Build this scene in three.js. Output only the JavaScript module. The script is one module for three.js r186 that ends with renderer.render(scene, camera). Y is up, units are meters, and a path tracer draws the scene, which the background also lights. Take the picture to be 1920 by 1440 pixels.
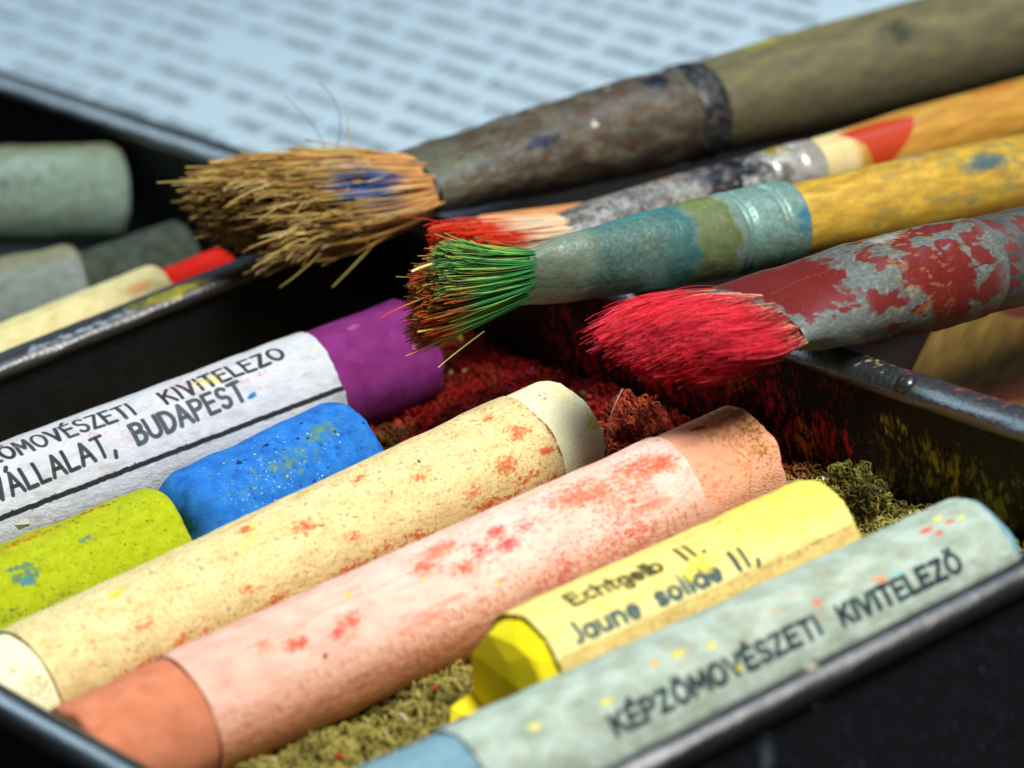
import * as THREE from 'three';
import { mergeGeometries } from 'three/addons/utils/BufferGeometryUtils.js';
import { ConvexGeometry } from 'three/addons/geometries/ConvexGeometry.js';
import { RectAreaLightUniformsLib } from 'three/addons/lights/RectAreaLightUniformsLib.js';
import { createNoise2D, createNoise3D } from 'simplex-noise';

// ---------------------------------------------------------------- camera, light, exposure (lengths below are in millimetres, MM turns them into metres)
const MM = 0.001, V = (x, y, z) => new THREE.Vector3(x, y, z);
RectAreaLightUniformsLib.init();
const scene = new THREE.Scene();
scene.background = new THREE.Color(0.022, 0.028, 0.034);
const camera = new THREE.PerspectiveCamera(10.923, 4 / 3, 0.02, 6);
camera.position.set(-144.247, 157.254, 373.391).multiplyScalar(MM);
camera.up.set(-0.1405, 0.9136, 0.3815);
camera.lookAt(camera.position.clone().sub(V(0.6031, -0.2266, 0.7648).set(-0.5192, 0.3815, 0.7648)));
{
  const right = V(0.7852, -0.1405, 0.6031), up = V(0.3375, 0.9136, -0.2266), back = V(-0.5192, 0.3815, 0.7648);
  // rows of the rotation: the camera's right, up and back axes in the world
  const m = new THREE.Matrix4().makeBasis(V(right.x, right.y, right.z), V(up.x, up.y, up.z), V(back.x, back.y, back.z));
  camera.quaternion.setFromRotationMatrix(m);
}
camera.focus = 0.41;
camera.userData.fStop = 25;
const renderer = new THREE.WebGLRenderer({ antialias: true });
renderer.toneMapping = THREE.LinearToneMapping;
renderer.toneMappingExposure = 1.0;
renderer.shadowMap.enabled = true;
function lamp(name, color, intensity, w, h, from, to) {
  const l = new THREE.RectAreaLight(color, intensity, w, h);
  l.name = name; l.position.set(...from); l.lookAt(...to); scene.add(l);
  return l;
}
lamp('softbox_lamp', new THREE.Color(1, 0.965, 0.9), 36, 0.18, 0.18, [0.13, 0.40, 0.325], [0.05, 0, 0.06]);
lamp('window_lamp', new THREE.Color(0.6, 0.84, 1), 6, 0.5, 0.4, [0.02, 0.64, -0.72], [0.08, 0, 0.02]);
lamp('side_window_lamp', new THREE.Color(0.5, 0.75, 1), 2.4, 0.2, 0.4, [0.5, 0.62, 0.08], [0.06, 0, 0.06]);

// ---------------------------------------------------------------- helpers
let seed = 12345;
const reseed = (s) => { seed = s; };
const rnd = () => { seed = (seed + 0x6d2b79f5) | 0; let t = Math.imul(seed ^ (seed >>> 15), 1 | seed); t = (t + Math.imul(t ^ (t >>> 7), 61 | t)) ^ t; return ((t ^ (t >>> 14)) >>> 0) / 4294967296; };
const rr = (a, b) => a + (b - a) * rnd();
const gauss = () => (rnd() + rnd() + rnd() - 1.5) / 1.5 * 1.7;
reseed(77);
const n2 = createNoise2D(rnd), n3 = createNoise3D(rnd);
const fbm = (x, y, o = 4) => { let s = 0, a = 0.5, f = 1; for (let i = 0; i < o; i++) { s += a * n2(x * f + i * 17.3, y * f - i * 9.1); a *= 0.5; f *= 2.03; } return s; };
const clamp = (x, a = 0, b = 1) => Math.min(b, Math.max(a, x));
const sm = (a, b, x) => { const t = clamp((x - a) / (b - a)); return t * t * (3 - 2 * t); };
const mix = (a, b, t) => a + (b - a) * t;
const mixc = (a, b, t) => [mix(a[0], b[0], t), mix(a[1], b[1], t), mix(a[2], b[2], t)];
const lin = (c) => c.map((x) => { x /= 255; return x <= 0.04045 ? x / 12.92 : Math.pow((x + 0.055) / 1.055, 2.4); });

const used = new Map();
function numbered(name) { const n = used.get(name) ?? 0; used.set(name, n + 1); return n ? name + '_' + String(n).padStart(3, '0') : name; }
function thing(name, label, category, at = [0, 0, 0], group) {
  const o = new THREE.Group();
  o.name = numbered(name); o.position.set(at[0] * MM, at[1] * MM, at[2] * MM);
  o.userData = { label, category };
  if (group) o.userData.group = group;
  o.userData.base = at;
  scene.add(o);
  return o;
}
// a part: geometry in world millimetres, put under its thing (or part of a thing)
function part(name, geometry, material, root, opts = {}) {
  let base = [0, 0, 0];
  for (let p = root; p; p = p.parent) if (p.userData?.base) { base = p.userData.base; break; }
  const g = geometry;
  g.translate(-base[0], -base[1], -base[2]);
  g.scale(MM, MM, MM);
  const m = new THREE.Mesh(g, material);
  m.name = name; m.castShadow = m.receiveShadow = true;
  if (opts.label) m.userData.label = opts.label;
  if (opts.kind) m.userData.kind = opts.kind;
  (root ?? scene).add(m);
  return m;
}

// textures: w x h in millimetres at ppm pixels per millimetre
function tex(w, h, ppm, base, draw, srgb = true) {
  const W = Math.min(2048, Math.round(w * ppm)), H = Math.min(2048, Math.round(h * ppm)), c = document.createElement('canvas');
  c.width = W; c.height = H;
  const ctx = c.getContext('2d'), id = ctx.createImageData(W, H), d = id.data;
  for (let y = 0, i = 0; y < H; y++) for (let x = 0; x < W; x++, i += 4) {
    const p = base((x + 0.5) / W * w, (y + 0.5) / H * h);
    d[i] = clamp(p[0], 0, 255); d[i + 1] = clamp(p[1], 0, 255); d[i + 2] = clamp(p[2], 0, 255); d[i + 3] = 255;
  }
  ctx.putImageData(id, 0, 0);
  if (draw) { ctx.save(); ctx.scale(W / w, H / h); draw(ctx); ctx.restore(); }
  const t = new THREE.CanvasTexture(c);
  if (srgb) t.colorSpace = THREE.SRGBColorSpace;
  t.wrapS = t.wrapT = THREE.RepeatWrapping; t.magFilter = THREE.LinearFilter; t.anisotropy = 8;
  return t;
}
const rgba = (c, a) => 'rgba(' + Math.round(c[0]) + ',' + Math.round(c[1]) + ',' + Math.round(c[2]) + ',' + a.toFixed(3) + ')';
function blot(ctx, x, y, r, c, a, stretch = 1, turn = 0, rough = 0.45) {
  ctx.fillStyle = rgba(c, a); ctx.beginPath();
  const n = 11, o = rnd() * 6.3;
  for (let i = 0; i < n; i++) {
    const t = i / n * 2 * Math.PI + o, q = r * (1 + rough * (rnd() * 2 - 1)), px = Math.cos(t) * q * stretch, py = Math.sin(t) * q;
    const X = x + px * Math.cos(turn) - py * Math.sin(turn), Y = y + px * Math.sin(turn) + py * Math.cos(turn);
    i ? ctx.lineTo(X, Y) : ctx.moveTo(X, Y);
  }
  ctx.closePath(); ctx.fill();
}
// a dusting: many tiny grains, denser at its middle
function dust(ctx, x, y, rx, ry, n, c, a, r0 = 0.04, r1 = 0.16, stretch = 1.4) {
  for (let i = 0; i < n; i++) blot(ctx, x + gauss() * rx, y + gauss() * ry, rr(r0, r1) * (0.5 + rnd()), c, a * rr(0.4, 1), rr(1, stretch), gauss() * 0.5);
}
function scatter(ctx, w, h, n, cs, a, r0, r1, stretch = 1.5) {
  for (let i = 0; i < n; i++) { const q = rnd(); blot(ctx, rnd() * w, rnd() * h, mix(r0, r1, q * q * q), cs[Math.floor(rnd() * cs.length)], a * rr(0.3, 1), rr(1, stretch), gauss()); }
}
const grainBump = tex(24, 24, 20, (x, y) => { const v = 128 + 80 * fbm(x * 3.1, y * 3.1, 4) + (rnd() - 0.5) * 70; return [v, v, v]; }, null, false);
const paperBump = tex(24, 24, 20, (x, y) => { const v = 128 + 70 * fbm(x * 0.5, y * 0.9, 5) + 40 * fbm(x * 5, y * 5, 2) + (rnd() - 0.5) * 40; return [v, v, v]; }, null, false);
const metalBump = tex(24, 24, 16, (x, y) => { const v = 128 + 90 * fbm(x * 0.9, y * 0.9, 5) + 50 * Math.max(0, n2(x * 2.6, y * 2.6)); return [v, v, v]; }, null, false);
function rep(t, u, v) { const c = t.clone(); c.repeat.set(u, v); c.needsUpdate = true; return c; }
const std = (o) => new THREE.MeshPhysicalMaterial(o);

// frame of a rod from A to B: along, up across, and towards the front
function frame(A, B) {
  const t = B.clone().sub(A).normalize(), ey = V(0, 1, 0).addScaledVector(t, -t.y).normalize(), ez = t.clone().cross(ey);
  return { A, B, t, ey, ez, at: (s, y = 0, z = 0) => A.clone().addScaledVector(t, s).addScaledVector(ey, y).addScaledVector(ez, z) };
}
// loft of elliptic sections { s, a (towards the front), b (up), roll, y, z } along a frame; uv: u = arc length over uw (from u0), v = turn round the rod
function loft(f, secs, { nr = 72, u0 = 0, uw = 1, wob = 0, wobScale = 0.3, step = null, chip = null } = {}) {
  const pos = [], uv = [], idx = [];
  let u = secs[0].u ?? secs[0].s;
  secs.forEach((q, i) => {
    if (i) { const p = secs[i - 1]; u = q.u ?? u + Math.hypot(q.s - p.s, (q.a - p.a)); }
    for (let k = 0; k <= nr; k++) {
      const ph = (k / nr * 2 - 1) * Math.PI, ro = (q.roll ?? 0) * Math.PI / 180;
      let a = q.a, b = q.b ?? q.a, s = q.s;
      const w = wob ? 1 + wob * n3(Math.cos(ph) * 1.4, Math.sin(ph) * 1.4 + q.s * wobScale, q.s * wobScale * 0.7 + secs.length) : 1;
      let e = w * a > 0.01 ? w : 1;
      if (step && a > 0.5) e += step(ph * 180 / Math.PI, s) / a;
      if (chip) s += chip(ph, s, i);
      const m = Math.sin(ph) * a * e, n = Math.cos(ph) * b * e;
      const z = m * Math.cos(ro) - n * Math.sin(ro), y = m * Math.sin(ro) + n * Math.cos(ro);
      const p = f.at(s, y + (q.y ?? 0), z + (q.z ?? 0));
      pos.push(p.x, p.y, p.z);
      uv.push((u - u0) / uw, 1 - k / nr);
    }
  });
  for (let i = 0; i + 1 < secs.length; i++) for (let k = 0; k < nr; k++) {
    const a = i * (nr + 1) + k, b = a + nr + 1;
    idx.push(a, a + 1, b, b, a + 1, b + 1);
  }
  const g = new THREE.BufferGeometry();
  g.setAttribute('position', new THREE.Float32BufferAttribute(pos, 3));
  g.setAttribute('uv', new THREE.Float32BufferAttribute(uv, 2));
  g.setIndex(idx); g.computeVertexNormals();
  // average the normals over the seam
  const n = g.attributes.normal;
  for (let i = 0; i < secs.length; i++) {
    const a = i * (nr + 1), b = a + nr, x = n.getX(a) + n.getX(b), y = n.getY(a) + n.getY(b), z = n.getZ(a) + n.getZ(b), l = Math.hypot(x, y, z) || 1;
    n.setXYZ(a, x / l, y / l, z / l); n.setXYZ(b, x / l, y / l, z / l);
  }
  return g;
}
const span = (s0, s1, r, n = 24) => Array.from({ length: n + 1 }, (_, i) => ({ s: mix(s0, s1, i / n), a: typeof r === 'function' ? r(mix(s0, s1, i / n)) : r }));
// a chalk rod with rounded ends
function rodSecs(s0, s1, r, e0 = 0.9, e1 = 0.9) {
  const arc = (end, dir, e) => [0, 0.2, 0.4, 0.6, 0.8, 1].map((k) => { const t = k * Math.PI / 2; return { s: end + dir * e * (1 - Math.sin(t)), a: r - e + e * Math.sin(t) * 1 - (1 - Math.sin(t)) * 0 - e * 0 + (e * (1 - Math.cos(t - Math.PI / 2)) * 0) }; });
  const first = [{ s: s0, a: 0.001 }, { s: s0, a: (r - e0) * 0.5 }];
  const start = [0, 0.25, 0.5, 0.75, 1].map((k) => { const t = k * Math.PI / 2; return { s: s0 + e0 * (1 - Math.cos(t)), a: r - e0 + e0 * Math.sin(t) }; });
  const stop = [1, 0.75, 0.5, 0.25, 0].map((k) => { const t = k * Math.PI / 2; return { s: s1 - e1 * (1 - Math.cos(t)), a: r - e1 + e1 * Math.sin(t) }; });
  return [...first, ...start, ...span(s0 + e0, s1 - e1, r, 20).slice(1, -1), ...stop, { s: s1, a: (r - e1) * 0.5 }, { s: s1, a: 0.001 }];
}
// a paper sleeve with a thin edge turned in at both ends
const sleeveSecs = (s0, s1, r, th = 0.16) => [{ s: s0 + 0.6, a: r - th * 1.3 }, { s: s0 + 0.02, a: r - th }, { s: s0, a: r - th * 0.4 }, { s: s0 + 0.06, a: r }, ...span(s0 + 0.12, s1 - 0.12, r, 40), { s: s1 - 0.06, a: r }, { s: s1, a: r - th * 0.4 }, { s: s1 - 0.02, a: r - th }, { s: s1 - 0.6, a: r - th * 1.3 }];

// ---------------------------------------------------------------- hand-cut lettering, drawn as strokes in a box one unit tall
const arcp = (cx, cy, rx, ry, a0, a1, n = 10) => Array.from({ length: n + 1 }, (_, i) => { const t = mix(a0, a1, i / n) * Math.PI / 180; return [cx + rx * Math.cos(t), cy + ry * Math.sin(t)]; });
const G = {
  K: [0.56, [[0, 0], [0, 1]], [[0.5, 1], [0.02, 0.45]], [[0.16, 0.6], [0.54, 0]]],
  E: [0.5, [[0.48, 1], [0, 1], [0, 0], [0.5, 0]], [[0, 0.53], [0.42, 0.53]]],
  P: [0.52, [[0, 0], [0, 1], ...arcp(0.24, 0.74, 0.28, 0.26, 90, -90, 8), [0, 0.48]]],
  Z: [0.54, [[0.02, 1], [0.52, 1], [0, 0], [0.54, 0]]],
  O: [0.66, arcp(0.33, 0.5, 0.33, 0.5, 0, 360, 20)],
  M: [0.72, [[0, 0], [0.06, 1], [0.36, 0.3], [0.66, 1], [0.72, 0]]],
  V: [0.62, [[0, 1], [0.31, 0], [0.62, 1]]],
  S: [0.5, [...arcp(0.25, 0.75, 0.24, 0.25, 30, 270, 9), ...arcp(0.25, 0.25, 0.25, 0.25, 90, -150, 9)]],
  T: [0.56, [[0, 1], [0.56, 1]], [[0.28, 1], [0.28, 0]]],
  I: [0.06, [[0.03, 0], [0.03, 1]]],
  L: [0.46, [[0, 1], [0, 0], [0.46, 0]]],
  A: [0.64, [[0, 0], [0.32, 1], [0.64, 0]], [[0.12, 0.33], [0.52, 0.33]]],
  B: [0.52, [[0, 0], [0, 1], ...arcp(0.24, 0.77, 0.24, 0.23, 90, -90, 7), [0, 0.54]], [[0.2, 0.54], ...arcp(0.25, 0.27, 0.27, 0.27, 90, -90, 7), [0, 0]]],
  U: [0.58, [[0, 1], [0, 0.3], ...arcp(0.29, 0.3, 0.29, 0.3, 180, 360, 9), [0.58, 1]]],
  D: [0.58, [[0, 0], [0, 1], ...arcp(0.18, 0.5, 0.4, 0.5, 90, -90, 10), [0, 0]]],
  J: [0.26, [[0.24, 1], [0.24, 0.2], ...arcp(0.06, 0.12, 0.18, 0.14, 0, -110, 6)]],
  ',': [0.1, [[0.08, 0.06], [0, -0.2]]], '.': [0.1, [[0.03, 0.02], [0.07, 0.04]]],
  c: [0.4, arcp(0.22, 0.31, 0.21, 0.31, 55, 305, 10)], h: [0.42, [[0, 1], [0, 0]], [[0, 0.35], ...arcp(0.2, 0.38, 0.2, 0.22, 180, 0, 8), [0.4, 0]]],
  t: [0.26, [[0.1, 0.9], [0.1, 0.1], [0.24, 0]], [[-0.04, 0.62], [0.26, 0.62]]],
  g: [0.46, arcp(0.22, 0.33, 0.21, 0.29, 0, 360, 14), [[0.44, 0.62], [0.44, -0.12], ...arcp(0.24, -0.12, 0.2, 0.16, 0, -150, 6)]],
  e: [0.44, [[0.02, 0.33], [0.42, 0.33], ...arcp(0.22, 0.31, 0.21, 0.31, 10, 315, 14)]],
  l: [0.06, [[0.03, 1], [0.03, 0]]], i: [0.06, [[0.03, 0.62], [0.03, 0]], [[0.03, 0.84], [0.03, 0.88]]],
  b: [0.46, [[0, 1], [0, 0]], arcp(0.23, 0.31, 0.22, 0.31, 0, 360, 14)], d: [0.46, [[0.45, 1], [0.45, 0]], arcp(0.22, 0.31, 0.22, 0.31, 0, 360, 14)],
  a: [0.46, arcp(0.22, 0.31, 0.22, 0.31, 0, 360, 14), [[0.45, 0.62], [0.45, 0]]],
  u: [0.42, [[0, 0.62], [0, 0.22], ...arcp(0.2, 0.2, 0.2, 0.2, 180, 360, 8), [0.4, 0.62]], [[0.4, 0.3], [0.4, 0]]],
  n: [0.42, [[0, 0.62], [0, 0]], [[0, 0.38], ...arcp(0.2, 0.4, 0.2, 0.22, 180, 0, 8), [0.4, 0]]],
  s: [0.36, [...arcp(0.19, 0.46, 0.17, 0.16, 30, 270, 7), ...arcp(0.18, 0.15, 0.18, 0.15, 90, -150, 7)]],
  o: [0.46, arcp(0.23, 0.31, 0.22, 0.31, 0, 360, 14)], ' ': [0.4],
};
const base = { 'É': ['E', "'"], 'Á': ['A', "'"], 'Ö': ['O', ':'] };
// text from x0 to x1 on a baseline that goes from y0 to y1 (canvas millimetres, y down)
function letters(ctx, text, x0, x1, y0, y1, hgt, weight, color, wear = 0, spacing = 0.24) {
  let w = 0;
  const list = [...text].map((ch) => { const k = base[ch] ? base[ch][0] : ch, g = G[k]; const q = { ch, g, acc: base[ch]?.[1], x: w }; w += g[0] + spacing; return q; });
  const kx = (x1 - x0) / (w - spacing), tilt = (y1 - y0) / (x1 - x0);
  ctx.save(); ctx.lineCap = 'round'; ctx.lineJoin = 'round';
  for (const q of list) {
    const ox = x0 + q.x * kx, oy = y0 + (q.x * kx) * tilt + gauss() * 0.03;
    const stroke = (pts) => {
      ctx.strokeStyle = rgba(color, rr(0.86, 0.97)); ctx.lineWidth = weight * rr(0.9, 1.12); ctx.beginPath();
      pts.forEach(([x, y], i) => { const X = ox + x * kx + gauss() * 0.012, Y = oy - y * hgt + x * kx * tilt + gauss() * 0.012; i ? ctx.lineTo(X, Y) : ctx.moveTo(X, Y); });
      ctx.stroke();
    };
    for (const pts of q.g.slice(1)) stroke(pts);
    if (q.acc === "'") stroke([[0.22, 1.17], [0.36, 1.34]]);
    if (q.acc === ':') { stroke([[0.2, 1.24], [0.21, 1.25]]); stroke([[0.46, 1.24], [0.47, 1.25]]); }
  }
  ctx.restore();
}

// ================================================================ the setting: table
const tableMat = std({ map: tex(60, 60, 8, (x, y) => { const v = fbm(x * 0.12, y * 0.7, 4); return [24 + 10 * v, 20 + 8 * v, 17 + 6 * v]; }), roughness: 0.8, specularIntensity: 0.25 });
{
  const g = new THREE.BoxGeometry(900, 12, 900).translate(60, -27.2, 0), m = part('table', g, tableMat, null);
  m.userData = { kind: 'structure', label: 'dark table surface under the paint box and the book' };
}

// ================================================================ the paint box
const L = 96.1, W = 129.6, ZB = -108, FLOOR = -20;
const box = thing('paint_box', 'black enamelled tin paint box with worn rolled rims and stained inside walls', 'paint box', [48, -21, 12]);
const enamel = (m, extra = {}) => std({ map: m, roughness: 0.5, specularIntensity: 0.6, clearcoat: 0.1, clearcoatRoughness: 0.3, bumpMap: rep(metalBump, 4, 1), bumpScale: 0.00012, ...extra });
const blackBase = (x, y) => { const v = fbm(x * 0.25, y * 0.25, 4), s = Math.max(0, fbm(x * 0.9 + 40, y * 0.35, 3) - 0.18) * 70; return [20 + 5 * v + s * 0.5, 22 + 5 * v + s * 0.6, 27 + 6 * v + s * 0.8]; };
function flatBox(x0, x1, y0, y1, z0, z1) { // box with uv in metres-free wall millimetres (u along the long side, v down from the top)
  const g = new THREE.BoxGeometry(x1 - x0, y1 - y0, z1 - z0).translate((x0 + x1) / 2, (y0 + y1) / 2, (z0 + z1) / 2);
  return g;
}
// stains on the inside of the end wall: u runs along z from ZB to W, v from the top down
const stainW = W - ZB, stainH = 19;
const endTex = tex(stainW, stainH, 8.4, (x, y) => {
  const z = ZB + x, v = fbm(x * 0.25, y * 0.12, 4), f = fbm(x * 1.7, y * 0.5, 4);
  let c = [17 + 6 * v, 13 + 5 * v, 11 + 4 * v];
  const red = sm(22, 40, z) * (1 - sm(78, 92, z)), red2 = clamp(f * 1.6 + v * 0.9 - 0.12) * red;
  c = mixc(c, [216, 22, 16], red2);
  const ol = sm(80, 88, z) * (1 - sm(104, 116, z)) * clamp(f * 1.5 + v * 0.6 - 0.05) * sm(2, 7, y);
  c = mixc(c, [184, 174, 44], ol * 0.9);
  const ol2 = sm(-80, -60, z) * (1 - sm(-20, 0, z)) * clamp(f * 1.5 - 0.3) * 0.6;
  c = mixc(c, [66, 84, 60], ol2);
  return c;
}, (ctx) => {
  reseed(5);
  const zx = (z) => z - ZB;
  const smear = (z, y, n, c, a, rz = 2, ry = 2.5) => { for (let i = 0; i < n; i++) blot(ctx, zx(z + gauss() * rz), y + gauss() * ry, rr(0.08, 0.34), c.map((q) => Math.min(255, q * 1.35 + 6)), a * rr(0.5, 1), rr(1.2, 3.4), Math.PI / 2 + gauss() * 0.3); };
  smear(40, 10, 160, [170, 16, 12], 0.7, 5, 4); smear(52, 8, 120, [190, 20, 14], 0.7, 4, 3); smear(36, 6, 60, [150, 60, 16], 0.6, 3, 3);
  smear(63, 9, 130, [150, 14, 12], 0.7, 5, 4); smear(72, 6, 60, [205, 24, 30], 0.85, 3, 3); smear(76, 10, 70, [200, 90, 26], 0.75, 2.2, 3); smear(70, 12, 60, [150, 80, 20], 0.6, 3, 2.5);
  smear(80, 7, 40, [210, 26, 40], 0.8, 3, 2.4); smear(66, 5, 30, [180, 100, 30], 0.6, 2, 2);
  smear(96, 7, 110, [140, 130, 26], 0.75, 5, 3); smear(104, 9, 90, [110, 120, 26], 0.7, 3, 3); smear(90, 4, 20, [200, 170, 70], 0.8, 2, 1.2); smear(88, 10, 40, [120, 100, 20], 0.6, 2, 2.5);
  for (let i = 0; i < 60; i++) blot(ctx, zx(rr(84, 116)), rr(3, 12), rr(0.05, 0.14), [225, 215, 170], rr(0.4, 0.9));
  for (let i = 0; i < 16; i++) blot(ctx, zx(rr(108, 120)), rr(5, 9), rr(0.08, 0.16), [150, 165, 170], 0.8, 3, gauss());
  smear(45, 5.5, 6, [220, 160, 40], 0.9, 1.2, 0.8);
});
const frontTex = tex(110, 22, 12, blackBase, (ctx) => {
  reseed(8);
  for (let i = 0; i < 26; i++) blot(ctx, rr(20, 80), rr(3, 20), rr(0.06, 0.2), [120, 130, 140], rr(0.2, 0.6), rr(1, 2), gauss());
  for (let i = 0; i < 40; i++) blot(ctx, 45 + gauss() * 0.7, 4 + rnd() * 8, rr(0.1, 0.5), [84, 100, 110], 0.26, 4, 1.5);
  blot(ctx, 51, 3.2, 0.25, [190, 200, 200], 0.8); blot(ctx, 52, 3.1, 0.2, [150, 150, 150], 0.7); blot(ctx, 41, 6, 0.3, [120, 70, 66], 0.6);
});
const plainBlack = tex(60, 40, 10, blackBase, (ctx) => { reseed(9); scatter(ctx, 60, 40, 90, [[90, 100, 110], [120, 100, 60], [60, 70, 90]], 0.4, 0.03, 0.14); });
const dividerTex = tex(110, 22, 10, (x, y) => { const v = fbm(x * 0.3, y * 0.2, 4); return [15 + 5 * v, 14 + 5 * v, 14 + 5 * v]; }, (ctx) => { reseed(10); scatter(ctx, 110, 22, 190, [[120, 110, 90], [90, 80, 70], [70, 60, 110]], 0.5, 0.03, 0.13); });
const EndMat = enamel(endTex, { roughness: 0.6, clearcoat: 0.1, bumpMap: rep(metalBump, 8, 1), bumpScale: 0.0003 });
const uvPlane = (g, fu, fv) => { const p = g.attributes.position, a = g.attributes.uv; for (let i = 0; i < p.count; i++) a.setXY(i, fu(p.getX(i), p.getY(i), p.getZ(i)), fv(p.getX(i), p.getY(i), p.getZ(i))); return g; };
const wallE = part('wall', uvPlane(flatBox(92.8, 94.0, FLOOR, -0.9, ZB, W + 1.6), (x, y, z) => (z - ZB) / stainW, (x, y) => 1 - (-0.9 - y) / stainH), EndMat, box, { label: 'inner end wall smeared with red, orange and olive pigment' });
const wallN = part('wall', uvPlane(flatBox(-2.3, -1.1, FLOOR, -1.2, ZB, W + 1.6), (x, y, z) => z / 60, (x, y) => y / 40), enamel(plainBlack), box);
const wallF = part('wall', uvPlane(flatBox(-1.1, 92.8, FLOOR, -1.2, W + 0.8, W + 2.0), (x) => (x + 5) / 110, (x, y) => 1 + y / 22), enamel(frontTex), box);
const wallB = part('wall', uvPlane(flatBox(-1.1, 92.8, FLOOR, -1.2, ZB, ZB + 1.2), (x) => (x + 5) / 60, (x, y) => 1 + y / 40), enamel(plainBlack), box);
const wallD = part('divider', uvPlane(flatBox(-1.1, 92.8, FLOOR, -1.0, 1.4, 2.8), (x) => (x + 5) / 110, (x, y) => 1 + y / 22), enamel(dividerTex), box);
part('bottom', uvPlane(flatBox(-2.3, 94, FLOOR - 1, FLOOR, ZB, W + 2), (x) => x / 60, (x, y, z) => z / 40), enamel(plainBlack), box);
// rolled rims
const rimTexE = tex(stainW, 9, 8.4, (x, y) => { const v = fbm(x * 0.5, y * 0.5, 4); const w = sm(0.05, 0.5, fbm(x * 0.35 + 9, y * 0.5, 4)) * 22; return [24 + 8 * v + w, 31 + 9 * v + w, 38 + 10 * v + w * 1.1]; }, (ctx) => {
  reseed(11); const zx = (z) => z - ZB;
  for (let i = 0; i < 26; i++) blot(ctx, zx(rr(98, 108)), rr(2.4, 4.6), rr(0.08, 0.3), [190, 40, 36], 0.8, 2, gauss() * 0.4);
  for (let i = 0; i < 10; i++) blot(ctx, zx(rr(97, 103)), rr(2.2, 3.4), rr(0.08, 0.25), [80, 140, 90], 0.7, 2.4, gauss() * 0.4);
  for (let i = 0; i < 12; i++) blot(ctx, zx(91 + gauss()), rr(2.6, 4.6), rr(0.06, 0.22), [180, 30, 30], 0.8, 1.5, gauss());
  for (let i = 0; i < 50; i++) blot(ctx, zx(rr(70, 80)), rr(1, 5), rr(0.08, 0.3), [190, 110, 50], 0.75, 1.5, gauss());
  for (let i = 0; i < 30; i++) blot(ctx, zx(rr(78, 90)), rr(3, 5.4), rr(0.05, 0.2), [220, 190, 120], 0.7, 1.5, gauss());
  for (let i = 0; i < 60; i++) blot(ctx, zx(rr(80, 125)), rr(0.4, 1.6), rr(0.04, 0.12), [190, 190, 120], 0.7, 2, gauss() * 0.3);
  for (let i = 0; i < 12; i++) blot(ctx, zx(rr(-70, -55)), rr(2, 5), rr(0.2, 0.5), [170, 165, 80], 0.7, 2.4, 0);
});
const rimTexD = tex(110, 9, 10, (x, y) => { const v = fbm(x * 0.4, y * 0.5, 4); return [24 + 7 * v, 27 + 8 * v, 32 + 9 * v]; }, (ctx) => {
  reseed(12);
  for (let i = 0; i < 220; i++) { const x = rr(57, 69); blot(ctx, x, 5.2 + gauss() * 0.5 + (x - 60) * 0.03, rr(0.08, 0.34), i % 3 ? [168, 160, 22] : [116, 120, 24], 0.5 * Math.exp(-(((x - 63) / 3.4) ** 2)) + 0.04, 2.4, 0.05); }
  for (let i = 0; i < 90; i++) blot(ctx, rr(44, 58), 5.4 + gauss() * 0.24, rr(0.05, 0.2), [150, 165, 180], 0.6, 2.6, 0);
  for (let i = 0; i < 40; i++) blot(ctx, rr(56, 72), rr(1, 4), rr(0.05, 0.3), [80, 84, 30], 0.4, 2.6, 0);
  scatter(ctx, 110, 9, 120, [[130, 130, 120], [80, 84, 110]], 0.5, 0.03, 0.12);
});
const rimTexP = tex(110, 9, 10, (x, y) => { const v = fbm(x * 0.5, y * 0.6, 4), w = sm(0.1, 0.5, fbm(x * 0.3, y * 0.7 + 5, 4)) * 20; return [10 + 4 * v + w * 0.8, 15 + 5 * v + w * 0.8, 24 + 7 * v + w]; }, (ctx) => { reseed(13); scatter(ctx, 110, 9, 140, [[150, 160, 170], [110, 120, 140], [90, 70, 60]], 0.5, 0.03, 0.16); });
function rim(root, A, B, a, b, t, uw, rough = 0.4, bump = 0.0001, n = 60) {
  const f = frame(A, B), len = A.distanceTo(B);
  part('rim', loft(f, span(0, len, a, n).map((q) => ({ ...q, b })), { nr: 28, u0: 0, uw, wob: 0.04, wobScale: 0.25 }), std({ map: t, roughness: rough, ior: 2.0, clearcoat: 1, clearcoatRoughness: 0.34, bumpMap: rep(metalBump, uw / 24, 0.4), bumpScale: bump }), root);
}
rim(wallE, V(94, -0.9, ZB), V(94, -0.9, W + 0.4), 2.2, 1.35, rimTexE, stainW, 0.44, 0.00022, 120);
rim(wallD, V(0.2, -1.2, 2.1), V(91.9, -1.2, 2.1), 2.2, 1.3, rimTexD, 110);
rim(wallF, V(0.2, -1.4, W + 1.4), V(91.9, -1.4, W + 1.4), 1.6, 1.5, rimTexP, 110);
rim(wallB, V(0.2, -1.4, ZB + 0.6), V(91.9, -1.4, ZB + 0.6), 1.6, 1.5, rimTexP, 110);
rim(wallN, V(-1.7, -1.4, ZB), V(-1.7, -1.4, W + 0.4), 1.8, 1.5, rimTexP, 110);
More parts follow.
